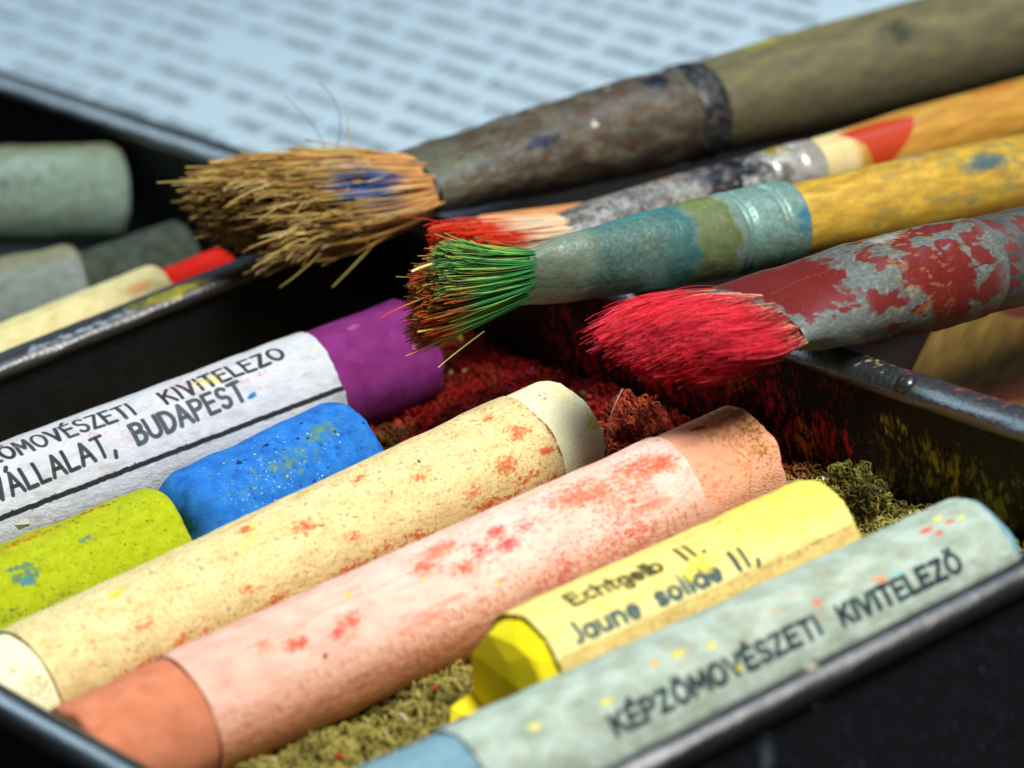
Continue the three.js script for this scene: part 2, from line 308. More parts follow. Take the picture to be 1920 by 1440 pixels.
{ // the rivet on the end rim
  const f = frame(V(93.1, -0.25, 92.9), V(92.5, 1.2, 92.9));
  const dome = new THREE.SphereGeometry(1.15, 28, 14, 0, Math.PI * 2, 0, Math.PI / 2).scale(1, 0.75, 1).applyQuaternion(new THREE.Quaternion().setFromUnitVectors(V(0, 1, 0), V(-0.45, 0.9, 0).normalize())).translate(92.75, 0.05, 92.9);
  part('rivet', dome, std({ color: new THREE.Color(0.02, 0.022, 0.026), roughness: 0.3, clearcoat: 0.6, clearcoatRoughness: 0.25 }), wallE);
}

// ================================================================ pigment sticks
const P = 17; // texture pixels per millimetre
const grime = (c, x, y, k) => { const a = fbm(x * 0.16 + 31, y * 0.42 + k, 4), b = fbm(x * 1.4 - 9, y * 2.4 + k, 3), g = clamp(a * 1.5 - 0.12) * (0.5 + 0.5 * clamp(b * 2 + 0.4)) * 0.42 + clamp(b * 2.2 - 0.75) * 0.3; return mixc(c, [c[0] * 0.66 + 18, c[1] * 0.56 + 12, c[2] * 0.5 + 8], g); };
function rodTex(s0, s1, r, basef0, draw, ppm = P) { const gk = s0 * 2.3 + s1, basef = basef0.clean ? basef0 : (s, d, x, y) => grime(basef0(s, d, x, y), x, y, gk); const u0 = s0 - r, w = s1 - s0 + 2 * r, h = 2 * Math.PI * r; return { t: tex(w, h, ppm, (x, y) => basef(x + u0, (y / h * 2 - 1) * 180, x, y), (ctx) => { ctx.translate(-u0, h / 2); draw?.(ctx, (deg) => deg * Math.PI / 180 * r, w, h); }), u0, w }; }
const chalk = (map, o = {}) => std({ map, roughness: 0.92, bumpMap: rep(grainBump, 3, 2), bumpScale: 0.0002, specularIntensity: 0.4, ...o });
const paper = (map, o = {}) => std({ map, roughness: 0.74, bumpMap: rep(paperBump, 3, 1.6), bumpScale: 0.00022, specularIntensity: 0.5, ...o });
function coreOf(f, s0, s1, r, basef, draw, root, name = 'pigment', e0 = 0.9, e1 = 0.9, opts = {}, m = {}) {
  const k = rodTex(s0, s1, r, basef, draw);
  const secs = rodSecs(s0, s1, r, e0, e1); secs[0].u = s0 - r;
  const z = s0 * 3.7 + r, ends = (ph, s) => { const e = Math.max(sm(s0 + 2.4, s0 + 0.2, s), sm(s1 - 2.4, s1 - 0.2, s)); return e * (0.26 * n2(Math.cos(ph) * 1.1 + z, Math.sin(ph) * 1.1) + 0.07 * n2(Math.cos(ph) * 5 + z, Math.sin(ph) * 5)) * (s > (s0 + s1) / 2 ? 1 : -1); };
  return part(name, loft(f, secs, { u0: k.u0, uw: k.w, wob: 0.026, chip: ends, ...opts }), chalk(k.t, m), root, { label: opts.label });
}
function sleeveOf(f, s0, s1, r, basef, draw, root, opts = {}, m = {}) {
  const k = rodTex(s0, s1, r, basef, draw);
  const secs = sleeveSecs(s0, s1, r);
  secs.forEach((q) => { q.u = q.s; });
  const z = s1 * 1.7, torn = (ph, s) => { const e = Math.max(sm(s0 + 1.6, s0 + 0.1, s), sm(s1 - 1.6, s1 - 0.1, s)); return e * (0.22 * n2(ph * 1.3 + z, 2) + 0.1 * n2(ph * 9 + z, 5)); };
  return part('paper_label', loft(f, secs, { u0: k.u0, uw: k.w, wob: 0.014, wobScale: 0.16, chip: torn, ...opts }), paper(k.t, m), root, { label: opts.label });
}
const mott = (c, k = 10, sc = 0.5) => (s, d, x, y) => { const v = fbm(x * sc, y * sc, 4) * k + fbm(x * 5, y * 5, 2) * k * 0.6; return [c[0] + v, c[1] + v, c[2] + v]; };

{ // purple stick in a white printed label
  const f = frame(V(29.67, -7, 23.41), V(80.26, -7, 26.88)), r = 6.3;
  const o = thing('pastel_stick', 'purple pastel stick in a white label printed BUDAPEST beside the divider', 'pastel stick', [29.67, -13.3, 23.41]);
  coreOf(f, -27, 49.6, 6.05, (s, d, x, y) => { const v = fbm(x * 0.3, y * 0.3, 4); return [130 + 16 * v, 44 + 10 * v, 120 + 16 * v]; }, (ctx, h) => { reseed(21); blot(ctx, 46, h(62), 0.28, [220, 170, 210], 0.9); blot(ctx, 41, h(15), 0.4, [200, 130, 185], 0.5, 2); scatter(ctx, 40, 20, 60, [[180, 90, 170], [90, 20, 90]], 0.3, 0.05, 0.2); }, o, 'pigment', 0.9, 0.8);
  sleeveOf(f, -29, 36.6, r, (s, d, x, y) => { const v = fbm(x * 0.35, y * 0.35, 4), w = fbm(x * 6, y * 6, 2) * 6; const warm = sm(20, -30, d) * 0.6; return mixc([208 + 12 * v + w, 214 + 12 * v + w, 224 + 11 * v + w], [224, 204, 192], warm * (0.5 + v)); }, (ctx, h) => {
    reseed(22);
    const ink = [42, 46, 52], ink2 = [66, 74, 82];
    letters(ctx, 'KÉPZÖMOVÉSZETI', -8, 13.6, h(20), h(25), 2.3, 0.4, ink);
    letters(ctx, 'KIVITELEZO', 17.3, 32.2, h(27), h(24), 2.15, 0.44, [46, 40, 40]);
    letters(ctx, 'VÁLLALAT,', -4.9, 9.4, h(60), h(56), 2.35, 0.42, ink);
    letters(ctx, 'BUDAPEST.', 12.1, 26.3, h(56.5), h(52), 2.3, 0.5, ink2);
    ctx.strokeStyle = rgba([30, 34, 38], 0.95); ctx.lineWidth = 0.55; ctx.beginPath();
    for (let x = -29; x <= 36.6; x += 0.4) ctx.lineTo(x, h(75.6) + gauss() * 0.05); ctx.stroke();
    for (let i = 0; i < 70; i++) blot(ctx, rr(-29, 36), h(75.6) + gauss() * 0.3, rr(0.05, 0.14), [30, 34, 38], 0.7);
    dust(ctx, 20, h(8), 1.6, 0.7, 40, [200, 90, 70], 0.35); dust(ctx, 23, h(17), 1.6, 0.8, 60, [235, 215, 70], 0.5, 0.06, 0.24); dust(ctx, 28, h(33), 2, 0.6, 40, [215, 110, 100], 0.35);
    dust(ctx, 9, h(26), 2.4, 0.8, 50, [200, 100, 80], 0.35); dust(ctx, 11, h(45), 1.8, 1.2, 40, [225, 150, 140], 0.35); dust(ctx, 3, h(6), 6, 0.5, 50, [205, 130, 100], 0.35);
    blot(ctx, 26.4, h(51), 0.36, [40, 130, 215], 0.95); blot(ctx, 25.8, h(52), 0.2, [60, 140, 215], 0.9);
    dust(ctx, 35, h(30), 1, 1, 20, [205, 210, 130], 0.4); dust(ctx, 20, h(-10), 9, 0.7, 60, [200, 150, 110], 0.3); dust(ctx, 2, h(95), 5, 0.8, 70, [150, 110, 100], 0.3);
    scatter(ctx, 36, 6, 90, [[150, 150, 160], [190, 150, 140]], 0.3, 0.03, 0.1);
  }, o);
}
{ // blue stub
  const f = frame(V(39.39, -8, 44.11), V(59.55, -8, 42.36));
  const o = thing('pastel_stick', 'short bright blue unwrapped pastel stub between the white label and the cream stick', 'pastel stick', [39.39, -14.2, 44.11]);
  coreOf(f, -3.6, 20.4, 6.2, (s, d, x, y) => { const v = fbm(x * 0.4, y * 0.4, 4), w = fbm(x * 4, y * 4, 3); return [44 + 16 * v + 14 * w, 126 + 22 * v + 18 * w, 220 + 18 * v + 14 * w]; }, (ctx, h) => {
    reseed(24);
    dust(ctx, 8, h(40), 3, 1.4, 130, [120, 150, 110], 0.5, 0.05, 0.28); dust(ctx, 13, h(28), 2.4, 1.0, 110, [110, 150, 120], 0.5, 0.05, 0.26); dust(ctx, 1, h(48), 2.6, 1.2, 60, [130, 160, 110], 0.45);
    scatter(ctx, 22, 9, 190, [[20, 50, 130], [16, 30, 80]], 0.7, 0.04, 0.2); dust(ctx, 6, h(30), 7, 4, 110, [235, 245, 255], 0.8, 0.03, 0.09); dust(ctx, 4, h(50), 6, 2, 60, [230, 215, 120], 0.8, 0.03, 0.1);
    blot(ctx, 6.8, h(14), 0.3, [16, 40, 110], 0.9); blot(ctx, 2.8, h(17), 0.34, [20, 40, 60], 0.8); blot(ctx, 12, h(8), 0.18, [20, 40, 90], 0.9);
    dust(ctx, 4, h(-16), 6, 0.4, 60, [120, 150, 80], 0.5);
  }, o, 'pigment', 3.0, 1.9, { wob: 0.035, wobScale: 0.2 });
}
{ // lime stub
  const f = frame(V(17.23, -8, 44.39), V(33.27, -8, 44.92));
  const o = thing('pastel_stick', 'yellow green unwrapped pastel stick with grey and red specks left of the blue one', 'pastel stick', [17.23, -14.4, 44.39]);
  coreOf(f, -13.5, 17.2, 6.4, (s, d, x, y) => { const v = fbm(x * 0.5, y * 0.5, 4), w = fbm(x * 5, y * 5, 2); return [182 + 14 * v + 10 * w, 196 + 12 * v + 10 * w, 26 + 16 * v + 10 * w]; }, (ctx, h) => {
    reseed(26);
    scatter(ctx, 18, 10, 420, [[110, 120, 30], [90, 90, 50], [120, 80, 30]], 0.6, 0.03, 0.15); ctx.save(); ctx.translate(-14, -6); scatter(ctx, 32, 14, 500, [[120, 126, 30], [150, 110, 30]], 0.5, 0.03, 0.14); ctx.restore();
    dust(ctx, 2, h(-6), 5, 0.5, 130, [190, 90, 30], 0.7, 0.05, 0.2); dust(ctx, 9, h(-8), 3, 0.35, 60, [170, 60, 30], 0.7, 0.05, 0.18);
    dust(ctx, -1, h(36), 1.2, 1.1, 60, [96, 130, 120], 0.6, 0.08, 0.34); blot(ctx, -1.6, h(46), 0.5, [80, 140, 165], 0.85, 1.5); dust(ctx, 6.4, h(28), 0.9, 0.35, 34, [100, 130, 150], 0.7, 0.06, 0.2);
    dust(ctx, -5, h(70), 1.4, 0.8, 50, [110, 120, 60], 0.6); dust(ctx, 0, h(75), 5, 2, 150, [120, 130, 40], 0.5); ctx.strokeStyle = rgba([150, 150, 30], 0.6); ctx.lineWidth = 0.12; ctx.beginPath(); ctx.moveTo(10, h(28)); ctx.lineTo(12, h(2)); ctx.stroke();
  }, o, 'pigment', 0.8, 1.0, { wob: 0.03, wobScale: 0.2 });
}
{ // ivory stick in speckled cream paper
  const f = frame(V(7.39, -7.5, 62.93), V(69.6, -7.5, 59.4)), r = 6.6;
  const o = thing('pastel_stick', 'ivory pastel stick in cream paper speckled with rust red dust, chipped far tip', 'pastel stick', [7.39, -14.1, 62.93]);
  const ivory = Object.assign((s, d, x, y) => { const v = fbm(x * 0.4, y * 0.4, 4); return [246 + 8 * v, 246 + 8 * v, 206 + 12 * v]; }, { clean: true });
  coreOf(f, -6.2, 68.3, 6.3, ivory, (ctx, h) => { reseed(31); dust(ctx, -3, h(60), 1.6, 1.6, 130, [205, 130, 70], 0.4); dust(ctx, -4, h(35), 0.8, 0.8, 20, [190, 110, 60], 0.5); blot(ctx, 63.6, h(10), 0.12, [40, 40, 40], 0.9); dust(ctx, 66.6, h(62), 0.5, 1.2, 40, [240, 215, 30], 0.7, 0.06, 0.2); dust(ctx, 65.8, h(20), 0.9, 2, 40, [240, 220, 60], 0.6, 0.05, 0.16); dust(ctx, 64, h(15), 1, 0.6, 24, [200, 110, 80], 0.5); }, o, 'pigment', 1.0, 1.6, { wob: 0.02, wobScale: 0.5 });
  sleeveOf(f, -1.0, 61.6, r, (s, d, x, y) => { const v = fbm(x * 0.22, y * 0.3, 4), w = fbm(x * 4.5, y * 4.5, 3), low = sm(45, 105, d); const k = fbm(x * 2.2 + 50, y * 1.2, 4); return mixc([234 + 12 * v + 20 * w, 220 + 15 * v + 24 * w, 162 + 20 * v + 30 * w], [176, 122, 66], clamp(low * 0.5 + clamp(k * 1.4 - 0.1) * 0.5 + clamp(w * 1.6 - 0.45) * 0.5)); }, (ctx, h) => {
    reseed(32);
    ctx.save(); ctx.translate(-2, -16); scatter(ctx, 66, 34, 5200, [[140, 100, 54], [110, 80, 56], [166, 88, 48]], 0.55, 0.03, 0.12, 4); scatter(ctx, 66, 34, 500, [[200, 90, 40], [190, 70, 40]], 0.5, 0.04, 0.2, 2.4); ctx.restore();
    for (let i = 0; i < 46; i++) { const s = rr(2, 60); dust(ctx, s, h(rr(78, 100)), 1.4, 0.5, 26, [188, 74, 34], 0.6, 0.05, 0.2); }
    for (const [s, d, n, q] of [[31, 34, 60, 1.0], [26, 8, 30, 0.6], [45, 38, 26, 0.6], [55, 62, 80, 1.1], [58, 40, 60, 1.0], [57, 12, 20, 0.5], [50, 70, 40, 0.8], [22, 62, 26, 0.6], [13, 78, 40, 0.7], [15, 92, 40, 0.9], [10, 52, 26, 0.8], [60, 66, 60, 0.5], [35, 60, 24, 0.6], [9, 90, 40, 0.9], [40, 10, 24, 0.6]]) { dust(ctx, s, h(d), q * 1.3, q * 0.8, n * 2, [206, 92, 48], 0.5, 0.03, 0.14, 3); for (let i = 0; i < 3; i++) blot(ctx, s + gauss() * q * 0.4, h(d) + gauss() * q * 0.3, q * rr(0.06, 0.2), [204, 92, 48], 0.32, 2.6, gauss() * 0.5); }
    dust(ctx, 40, h(-8), 12, 0.5, 300, [222, 130, 80], 0.4); dust(ctx, 18, h(-6), 9, 0.5, 120, [216, 140, 80], 0.35); blot(ctx, 46.5, h(24), 0.22, [60, 66, 74], 0.85); blot(ctx, 26.6, h(9), 0.3, [240, 216, 40], 0.8); blot(ctx, 10, h(12), 0.4, [240, 210, 50], 0.8, 2.4, -0.2); blot(ctx, 19, h(70), 0.3, [120, 120, 110], 0.5);
    dust(ctx, 26, h(20), 3, 1, 60, [240, 215, 110], 0.45, 0.1, 0.3); dust(ctx, 9, h(66), 1.5, 1, 60, [150, 110, 100], 0.4); dust(ctx, 61.6, h(55), 0.3, 3.5, 160, [120, 76, 40], 0.6);
  }, o, { chip: (ph, s) => (s > 60.8 ? 0.35 * n2(ph * 2.2, 3) : 0) });
}
{ // salmon stick in pink paper
  const f = frame(V(13.1, -7.5, 79.89), V(81.37, -7.5, 80.16)), r = 6.2;
  const o = thing('pastel_stick', 'long salmon pastel stick in pale pink paper smudged with red, orange brown near end', 'pastel stick', [13.1, -13.7, 79.89]);
  coreOf(f, -11.6, 69.0, 6.0, (s, d, x, y) => { const v = fbm(x * 0.3, y * 0.3, 4), t = sm(30, 40, s); const c = mixc([212, 132, 98], [248, 180, 144], t); return [c[0] + 12 * v, c[1] + 12 * v, c[2] + 12 * v]; }, (ctx, h) => {
    reseed(41);
    dust(ctx, 66.6, h(30), 1.5, 5, 520, [140, 96, 30], 0.55, 0.04, 0.16); dust(ctx, 64.4, h(40), 1.8, 4, 280, [196, 110, 50], 0.45); dust(ctx, 66.5, h(0), 1.3, 1.4, 160, [150, 110, 40], 0.5); blot(ctx, 62.4, h(4), 0.4, [170, 60, 40], 0.85, 2, 0); dust(ctx, 62.5, h(22), 0.8, 0.4, 26, [170, 150, 40], 0.6); dust(ctx, 60, h(70), 2.4, 3, 130, [214, 110, 70], 0.5);
    ctx.strokeStyle = rgba([190, 110, 60], 0.5); ctx.lineWidth = 0.14; ctx.beginPath(); for (let d = -60; d < 100; d += 4) ctx.lineTo(64 + 0.8 * n2(d * 0.02, 7), h(d)); ctx.stroke();
    ctx.save(); ctx.translate(-12, -6); scatter(ctx, 12, 14, 90, [[220, 140, 100], [170, 90, 56]], 0.35, 0.05, 0.2); ctx.restore();
  }, o, 'pigment', 0.7, 0.9);
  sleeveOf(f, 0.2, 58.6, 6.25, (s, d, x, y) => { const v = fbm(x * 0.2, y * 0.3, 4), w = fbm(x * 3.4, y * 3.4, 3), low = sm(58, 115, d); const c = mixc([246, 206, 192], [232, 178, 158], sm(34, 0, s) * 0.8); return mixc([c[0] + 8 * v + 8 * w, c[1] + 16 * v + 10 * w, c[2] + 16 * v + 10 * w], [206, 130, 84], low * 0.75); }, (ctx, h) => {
    reseed(42);
    ctx.save(); ctx.translate(0, -10); scatter(ctx, 59, 26, 900, [[190, 100, 90], [160, 100, 96], [210, 90, 60]], 0.4, 0.03, 0.12, 2); ctx.restore();
    ctx.save(); ctx.translate(30, -3); scatter(ctx, 28, 14, 900, [[210, 84, 56], [222, 110, 70]], 0.5, 0.04, 0.16, 2.2); ctx.restore();
    for (const [s, d, q, n, z] of [[27, 26, 1.5, 90, [232, 92, 60]], [30, 14, 1.7, 90, [230, 96, 60]], [33, 32, 1.4, 44, [214, 60, 60]], [30.5, 42, 1.2, 46, [226, 84, 50]], [36, 38, 1.2, 36, [206, 50, 60]], [36, 22, 1.0, 30, [210, 60, 60]], [39, 28, 1.3, 30, [206, 60, 60]], [17, 42, 1.2, 50, [214, 80, 60]], [15, 48, 0.8, 26, [220, 70, 70]], [11, 42, 1.1, 50, [206, 70, 44]], [8, 30, 1.2, 30, [214, 110, 80]], [47, 24, 3.2, 200, [226, 96, 60]], [53, 22, 2.6, 220, [232, 90, 56]], [56, 30, 1.6, 120, [224, 90, 60]], [50, 40, 2.6, 120, [222, 110, 80]], [44, 20, 2, 90, [226, 104, 72]], [48, 74, 4, 160, [206, 60, 56]], [40, 80, 3, 90, [206, 70, 60]]]) { dust(ctx, s, h(d), q, q * 0.6, n * 3, z, 0.42, 0.03, 0.14, 2.4); if (n < 60) for (let i = 0; i < 2; i++) blot(ctx, s + gauss() * q * 0.7, h(d) + gauss() * q * 0.4, rr(0.1, 0.26), z, 0.5, 2.2, gauss()); }
    for (const [s0, d0, n, L] of [[28, 18, 40, 4], [46, 26, 70, 5], [54, 24, 60, 3.5], [34, 34, 30, 3], [16, 46, 24, 3], [50, 60, 40, 5], [24, 70, 30, 6]]) for (let i = 0; i < n; i++) { ctx.strokeStyle = rgba([226, 100, 70], rr(0.06, 0.2)); ctx.lineWidth = rr(0.1, 0.5); const x = s0 + gauss() * L * 0.6, y = h(d0) + gauss() * 1.2, a = gauss() * 0.35; ctx.beginPath(); ctx.moveTo(x, y); ctx.lineTo(x + Math.cos(a) * rr(0.6, L * 0.6), y + Math.sin(a) * rr(0.4, 1.2)); ctx.stroke(); }
    blot(ctx, 18.5, h(20), 0.36, [240, 205, 50], 0.9); blot(ctx, 33, h(66), 0.22, [236, 190, 50], 0.8); blot(ctx, 20, h(16), 0.2, [130, 130, 130], 0.6); blot(ctx, 13, h(62), 0.26, [150, 56, 56], 0.8); blot(ctx, 26, h(36), 0.3, [236, 190, 60], 0.5);
    ctx.strokeStyle = rgba([206, 120, 100], 0.55); ctx.lineWidth = 0.1; ctx.beginPath(); for (let s = 6; s < 40; s += 1) ctx.lineTo(s, h(30 + 3 * n2(s * 0.1, 2)) - s * 0.03); ctx.stroke();
    dust(ctx, 42, h(-6), 7, 0.4, 130, [240, 190, 90], 0.4); dust(ctx, 20, h(100), 16, 0.8, 500, [180, 96, 60], 0.5);
    for (let i = 0; i < 420; i++) blot(ctx, rr(2, 57), h(rr(72, 112)), rr(0.04, 0.14), [196, 110, 80], 0.5, 4, 1.4 + gauss() * 0.2);
  }, o, { chip: (ph, s) => (s > 58 ? 0.5 * n2(ph * 1.4, 9) : 0) });
}
{ // yellow stick with the printed yellow label
  const f = frame(V(40.1, -8, 99.24), V(74.66, -8, 100.1)), r = 6.4;
  const o = thing('pastel_stick', 'yellow pastel stick with a yellow label lettered Echtgelb II. and Jaune solide II.', 'pastel stick', [40.1, -14.4, 99.24]);
  const yel = (s, d, x, y) => { const v = fbm(x * 0.5, y * 0.5, 4), w = fbm(x * 3, y * 1, 3); return [232 + 10 * v, 216 + 14 * v + 8 * w, 22 + 14 * v]; };
  // the near end is broken off slantwise
  coreOf(f, -0.8, 34.6, 6.15, yel, (ctx, h) => { reseed(51); scatter(ctx, 4, 8, 20, [[180, 160, 30]], 0.5, 0.05, 0.2); }, o, 'pigment', 0.3, 0.8);
  { // the near end is a broken, angular face
    reseed(53); const pts = [];
    for (let i = 0; i < 20; i++) { const a = i / 20 * 2 * Math.PI; pts.push(f.at(-0.4, 6.1 * Math.cos(a), 6.1 * Math.sin(a)), f.at(-1.5 + gauss() * 0.2, 6.0 * Math.cos(a), 6.0 * Math.sin(a))); }
    for (let i = 0; i < 60; i++) { const a = rnd() * 6.3, q = Math.sqrt(rnd()) * 5.7, w = Math.cos(q / 5.7 * 1.5); pts.push(f.at(-1.7 - 2.6 * Math.pow(Math.max(0, w), 0.5) - rr(0, 0.35), q * Math.cos(a), q * Math.sin(a))); }
    for (const [s, y, z] of [[-3.6, 5.0, -2.0], [-4.4, 2.6, -4.2], [-4.6, -1.4, -4.8], [-4.2, -4.4, -2.6], [-2.6, 5.4, 1.0], [-4.3, 1.6, 0.6], [-4.0, -2.4, 0.9], [-3.4, -5.0, 1.6], [-2.2, 2.2, 4.8], [-2.5, -2.4, 4.4]]) pts.push(f.at(s, y, z));
    part('broken_end', new ConvexGeometry(pts), std({ color: new THREE.Color(...lin([232, 218, 24])), roughness: 0.92, flatShading: true, specularIntensity: 0.4 }), o);
  }
  sleeveOf(f, -1.3, 34.2, r, (s, d, x, y) => { const v = fbm(x * 0.25, y * 0.3, 4), w = fbm(x * 5, y * 5, 2); let c = mixc([244, 226, 134], [240, 228, 104], sm(14, 30, s)); c = mixc(c, [240, 232, 176], sm(26, 52, d) * 0.5); if (d > 55) c = mixc([226, 204, 130], [206, 178, 104], clamp(0.4 + v)); return [c[0] + 8 * v + 6 * w, c[1] + 8 * v + 6 * w, c[2] + 14 * v + 6 * w]; }, (ctx, h) => {
    reseed(52);
    letters(ctx, 'Echtgelb', 3.6, 13.6, h(17.5), h(21.5), 1.8, 0.46, [58, 56, 30], 0, 0.2);
    letters(ctx, 'II.', 16.2, 18.4, h(22), h(23), 1.75, 0.46, [52, 50, 34], 0, 0.42);
    letters(ctx, 'Jaune', 1.4, 8.6, h(49), h(50), 1.85, 0.52, [64, 88, 92], 0, 0.22);
    letters(ctx, 'solide', 10.9, 18.2, h(50), h(50), 1.85, 0.52, [64, 88, 92], 0, 0.2);
    letters(ctx, 'II,', 20.2, 22.6, h(50), h(50), 1.85, 0.5, [60, 76, 80], 0, 0.42);
    scatter(ctx, 34, 8, 120, [[170, 140, 50], [150, 120, 60]], 0.4, 0.03, 0.12); dust(ctx, 20, h(-6), 9, 0.5, 120, [170, 120, 40], 0.45); dust(ctx, 27, h(4), 4, 0.8, 50, [150, 130, 50], 0.45); blot(ctx, 23, h(16), 0.2, [230, 130, 60], 0.8); dust(ctx, 16, h(34), 2, 0.8, 40, [246, 222, 60], 0.6, 0.1, 0.35);
    dust(ctx, 14, h(62), 12, 0.4, 160, [150, 120, 60], 0.4); dust(ctx, 26, h(58), 4, 0.3, 60, [140, 100, 60], 0.5);
  }, o, { step: (d) => (d < 55 && d > -150 ? 0.16 : 0), nr: 144 });
}
{ // chip of yellow pigment
  reseed(61);
  const pts = []; for (let i = 0; i < 26; i++) pts.push(V(gauss() * 2.2, gauss() * 1.2, gauss() * 1.6));
  const g = new ConvexGeometry(pts).rotateY(0.5).translate(34.2, -10.6, 94.6);
  const o = thing('pastel_crumb', 'broken bright yellow pastel fragment on the foam below the lettered yellow stick', 'pastel fragment', [34.2, -12, 94.6]);
  part('fragment', g, std({ color: new THREE.Color(...lin([236, 220, 20])), roughness: 0.9, flatShading: true }), o);
}
{ // front stick in grey paper
  const f = frame(V(29.67, -8, 112.82), V(80.35, -8, 114.96)), r = 6.4;
  const o = thing('pastel_stick', 'grey blue pastel stick in pale grey green paper lettered in black along the front rim', 'pastel stick', [29.67, -14.4, 112.82]);
  coreOf(f, -22, 51.6, 6.15, mott([120, 160, 176], 12), null, o, 'pigment', 0.8, 0.9);
  sleeveOf(f, -8.3, 50.7, r, (s, d, x, y) => { const v = fbm(x * 0.2, y * 0.25, 4), w = fbm(x * 1.2, y * 1.2, 3); const c = mixc([178, 198, 188], [152, 170, 156], clamp(0.5 + v * 1.3)); return mixc([c[0] + 8 * w, c[1] + 6 * w, c[2] + 6 * w], [196, 172, 130], clamp(w * 0.8 - 0.05) * 0.6); }, (ctx, h) => {
    reseed(63);
    const ink = [24, 40, 48];
    letters(ctx, 'KÉPZÖMOVÉSZETI', 4.6, 27.9, h(64), h(58.8), 1.8, 0.5, ink, 0, 0.22);
    letters(ctx, 'KIVITELEZÖ', 30.4, 44.6, h(61), h(59.6), 1.8, 0.5, ink, 0, 0.22);
    for (const [s, d, c, q] of [[44, 14, [214, 70, 46], 0.6], [46.6, 16, [210, 80, 50], 0.4], [44.6, 22, [210, 90, 70], 0.3], [36, 38, [226, 140, 80], 0.7], [38, 40, [120, 206, 196], 0.4], [29, 33, [212, 120, 84], 0.6], [14, 24, [228, 206, 60], 0.5], [17.4, 30, [226, 214, 70], 0.4], [5, 36, [226, 214, 60], 0.5], [-2, 30, [222, 222, 110], 0.8], [11.6, 22, [232, 170, 80], 0.4], [18.5, 56, [200, 206, 60], 0.25], [46, 6, [226, 216, 70], 0.4], [48, 16, [220, 206, 60], 0.3]]) { dust(ctx, s, h(d), q, q * 0.5, 16, c, 0.7, 0.06, 0.2, 2); blot(ctx, s, h(d), q * 0.4, c, 0.8, 1.8, gauss() * 0.4); }
    dust(ctx, 24, h(20), 14, 2.4, 160, [190, 160, 120], 0.25, 0.1, 0.4);
  }, o);
}
// ---------------------------------------------------------------- rods in the far compartment
{
  const o = thing('pastel_stick', 'thick grey green stick lying crosswise on top in the far left compartment', 'pastel stick', [78, -14, -57]);
  const f = frame(V(75.31, -5, -58.5), V(87.93, -8, -54.1));
  const k = rodTex(-46, 16.6, 6.2, (s, d, x, y) => { const v = fbm(x * 0.4, y * 0.5, 4); let c = mixc([120, 126, 96], [128, 152, 138], sm(-10, 40, d)); return [c[0] + 18 * v, c[1] + 18 * v, c[2] + 18 * v]; }, (ctx, h) => { reseed(65); dust(ctx, 2, h(35), 9, 1.6, 160, [150, 176, 168], 0.3, 0.2, 0.7); dust(ctx, 2, h(60), 9, 1, 60, [70, 90, 90], 0.4, 0.1, 0.4); });
  const secs = rodSecs(-46, 16.6, 6.2, 1, 2.2); secs[0].u = k.u0;
  part('pigment', loft(f, secs, { u0: k.u0, uw: k.w, wob: 0.03 }), chalk(k.t), o);
}
{
  const o = thing('pastel_stick', 'blurred pale grey stick with a rounded end beside the cream red stick', 'pastel stick', [61, -15, -32]);
  const f = frame(V(61.12, -9, -32.37), V(68.17, -9, -29.08));
  const k = rodTex(-50, 9.5, 5.8, (s, d, x, y) => { const v = fbm(x * 0.4, y * 0.5, 4); const c = mixc([138, 140, 110], [134, 146, 144], sm(5, 40, d)); return [c[0] + 14 * v, c[1] + 14 * v, c[2] + 14 * v]; });
  const secs = rodSecs(-50, 9.5, 5.8, 1, 2.0); secs[0].u = k.u0;
  part('pigment', loft(f, secs, { u0: k.u0, uw: k.w, wob: 0.03 }), chalk(k.t), o);
}
{
  const o = thing('pastel_stick', 'dark olive grey stick lying behind the cream wrapped red one', 'pastel stick', [73, -16, -33]);
  const f = frame(V(73.86, -11, -32.79), V(84.63, -11, -31.93));
  const k = rodTex(-40, 12.5, 4.6, (s, d, x, y) => { const v = fbm(x * 0.4, y * 0.5, 4); return [66 + 22 * v, 76 + 22 * v, 66 + 22 * v]; });
  const secs = rodSecs(-40, 12.5, 4.6, 1, 1.2); secs[0].u = k.u0;
  part('pigment', loft(f, secs, { u0: k.u0, uw: k.w, wob: 0.04 }), chalk(k.t), o);
}
{
  const o = thing('pastel_stick', 'bright red pastel stick in cream paper along the far side of the divider', 'pastel stick', [50, -13, -12.8]);
  const f = frame(V(50.56, -8, -12.85), V(70.04, -8, -13.18));
  coreOf(f, -50, 30, 3.9, mott([226, 34, 22], 10), null, o, 'pigment', 0.8, 0.8);
  sleeveOf(f, -48, 20.2, 5, (s, d, x, y) => { const v = fbm(x * 0.3, y * 0.4, 4), w = fbm(x * 2, y * 2, 2); return [226 + 14 * v + 6 * w, 216 + 14 * v + 6 * w, 158 + 16 * v + 8 * w]; }, (ctx, h) => { reseed(68); dust(ctx, 16, h(30), 1.4, 0.7, 50, [230, 160, 100], 0.5, 0.1, 0.4); scatter(ctx, 20, 6, 40, [[170, 160, 90]], 0.4, 0.1, 0.3); }, o);
}

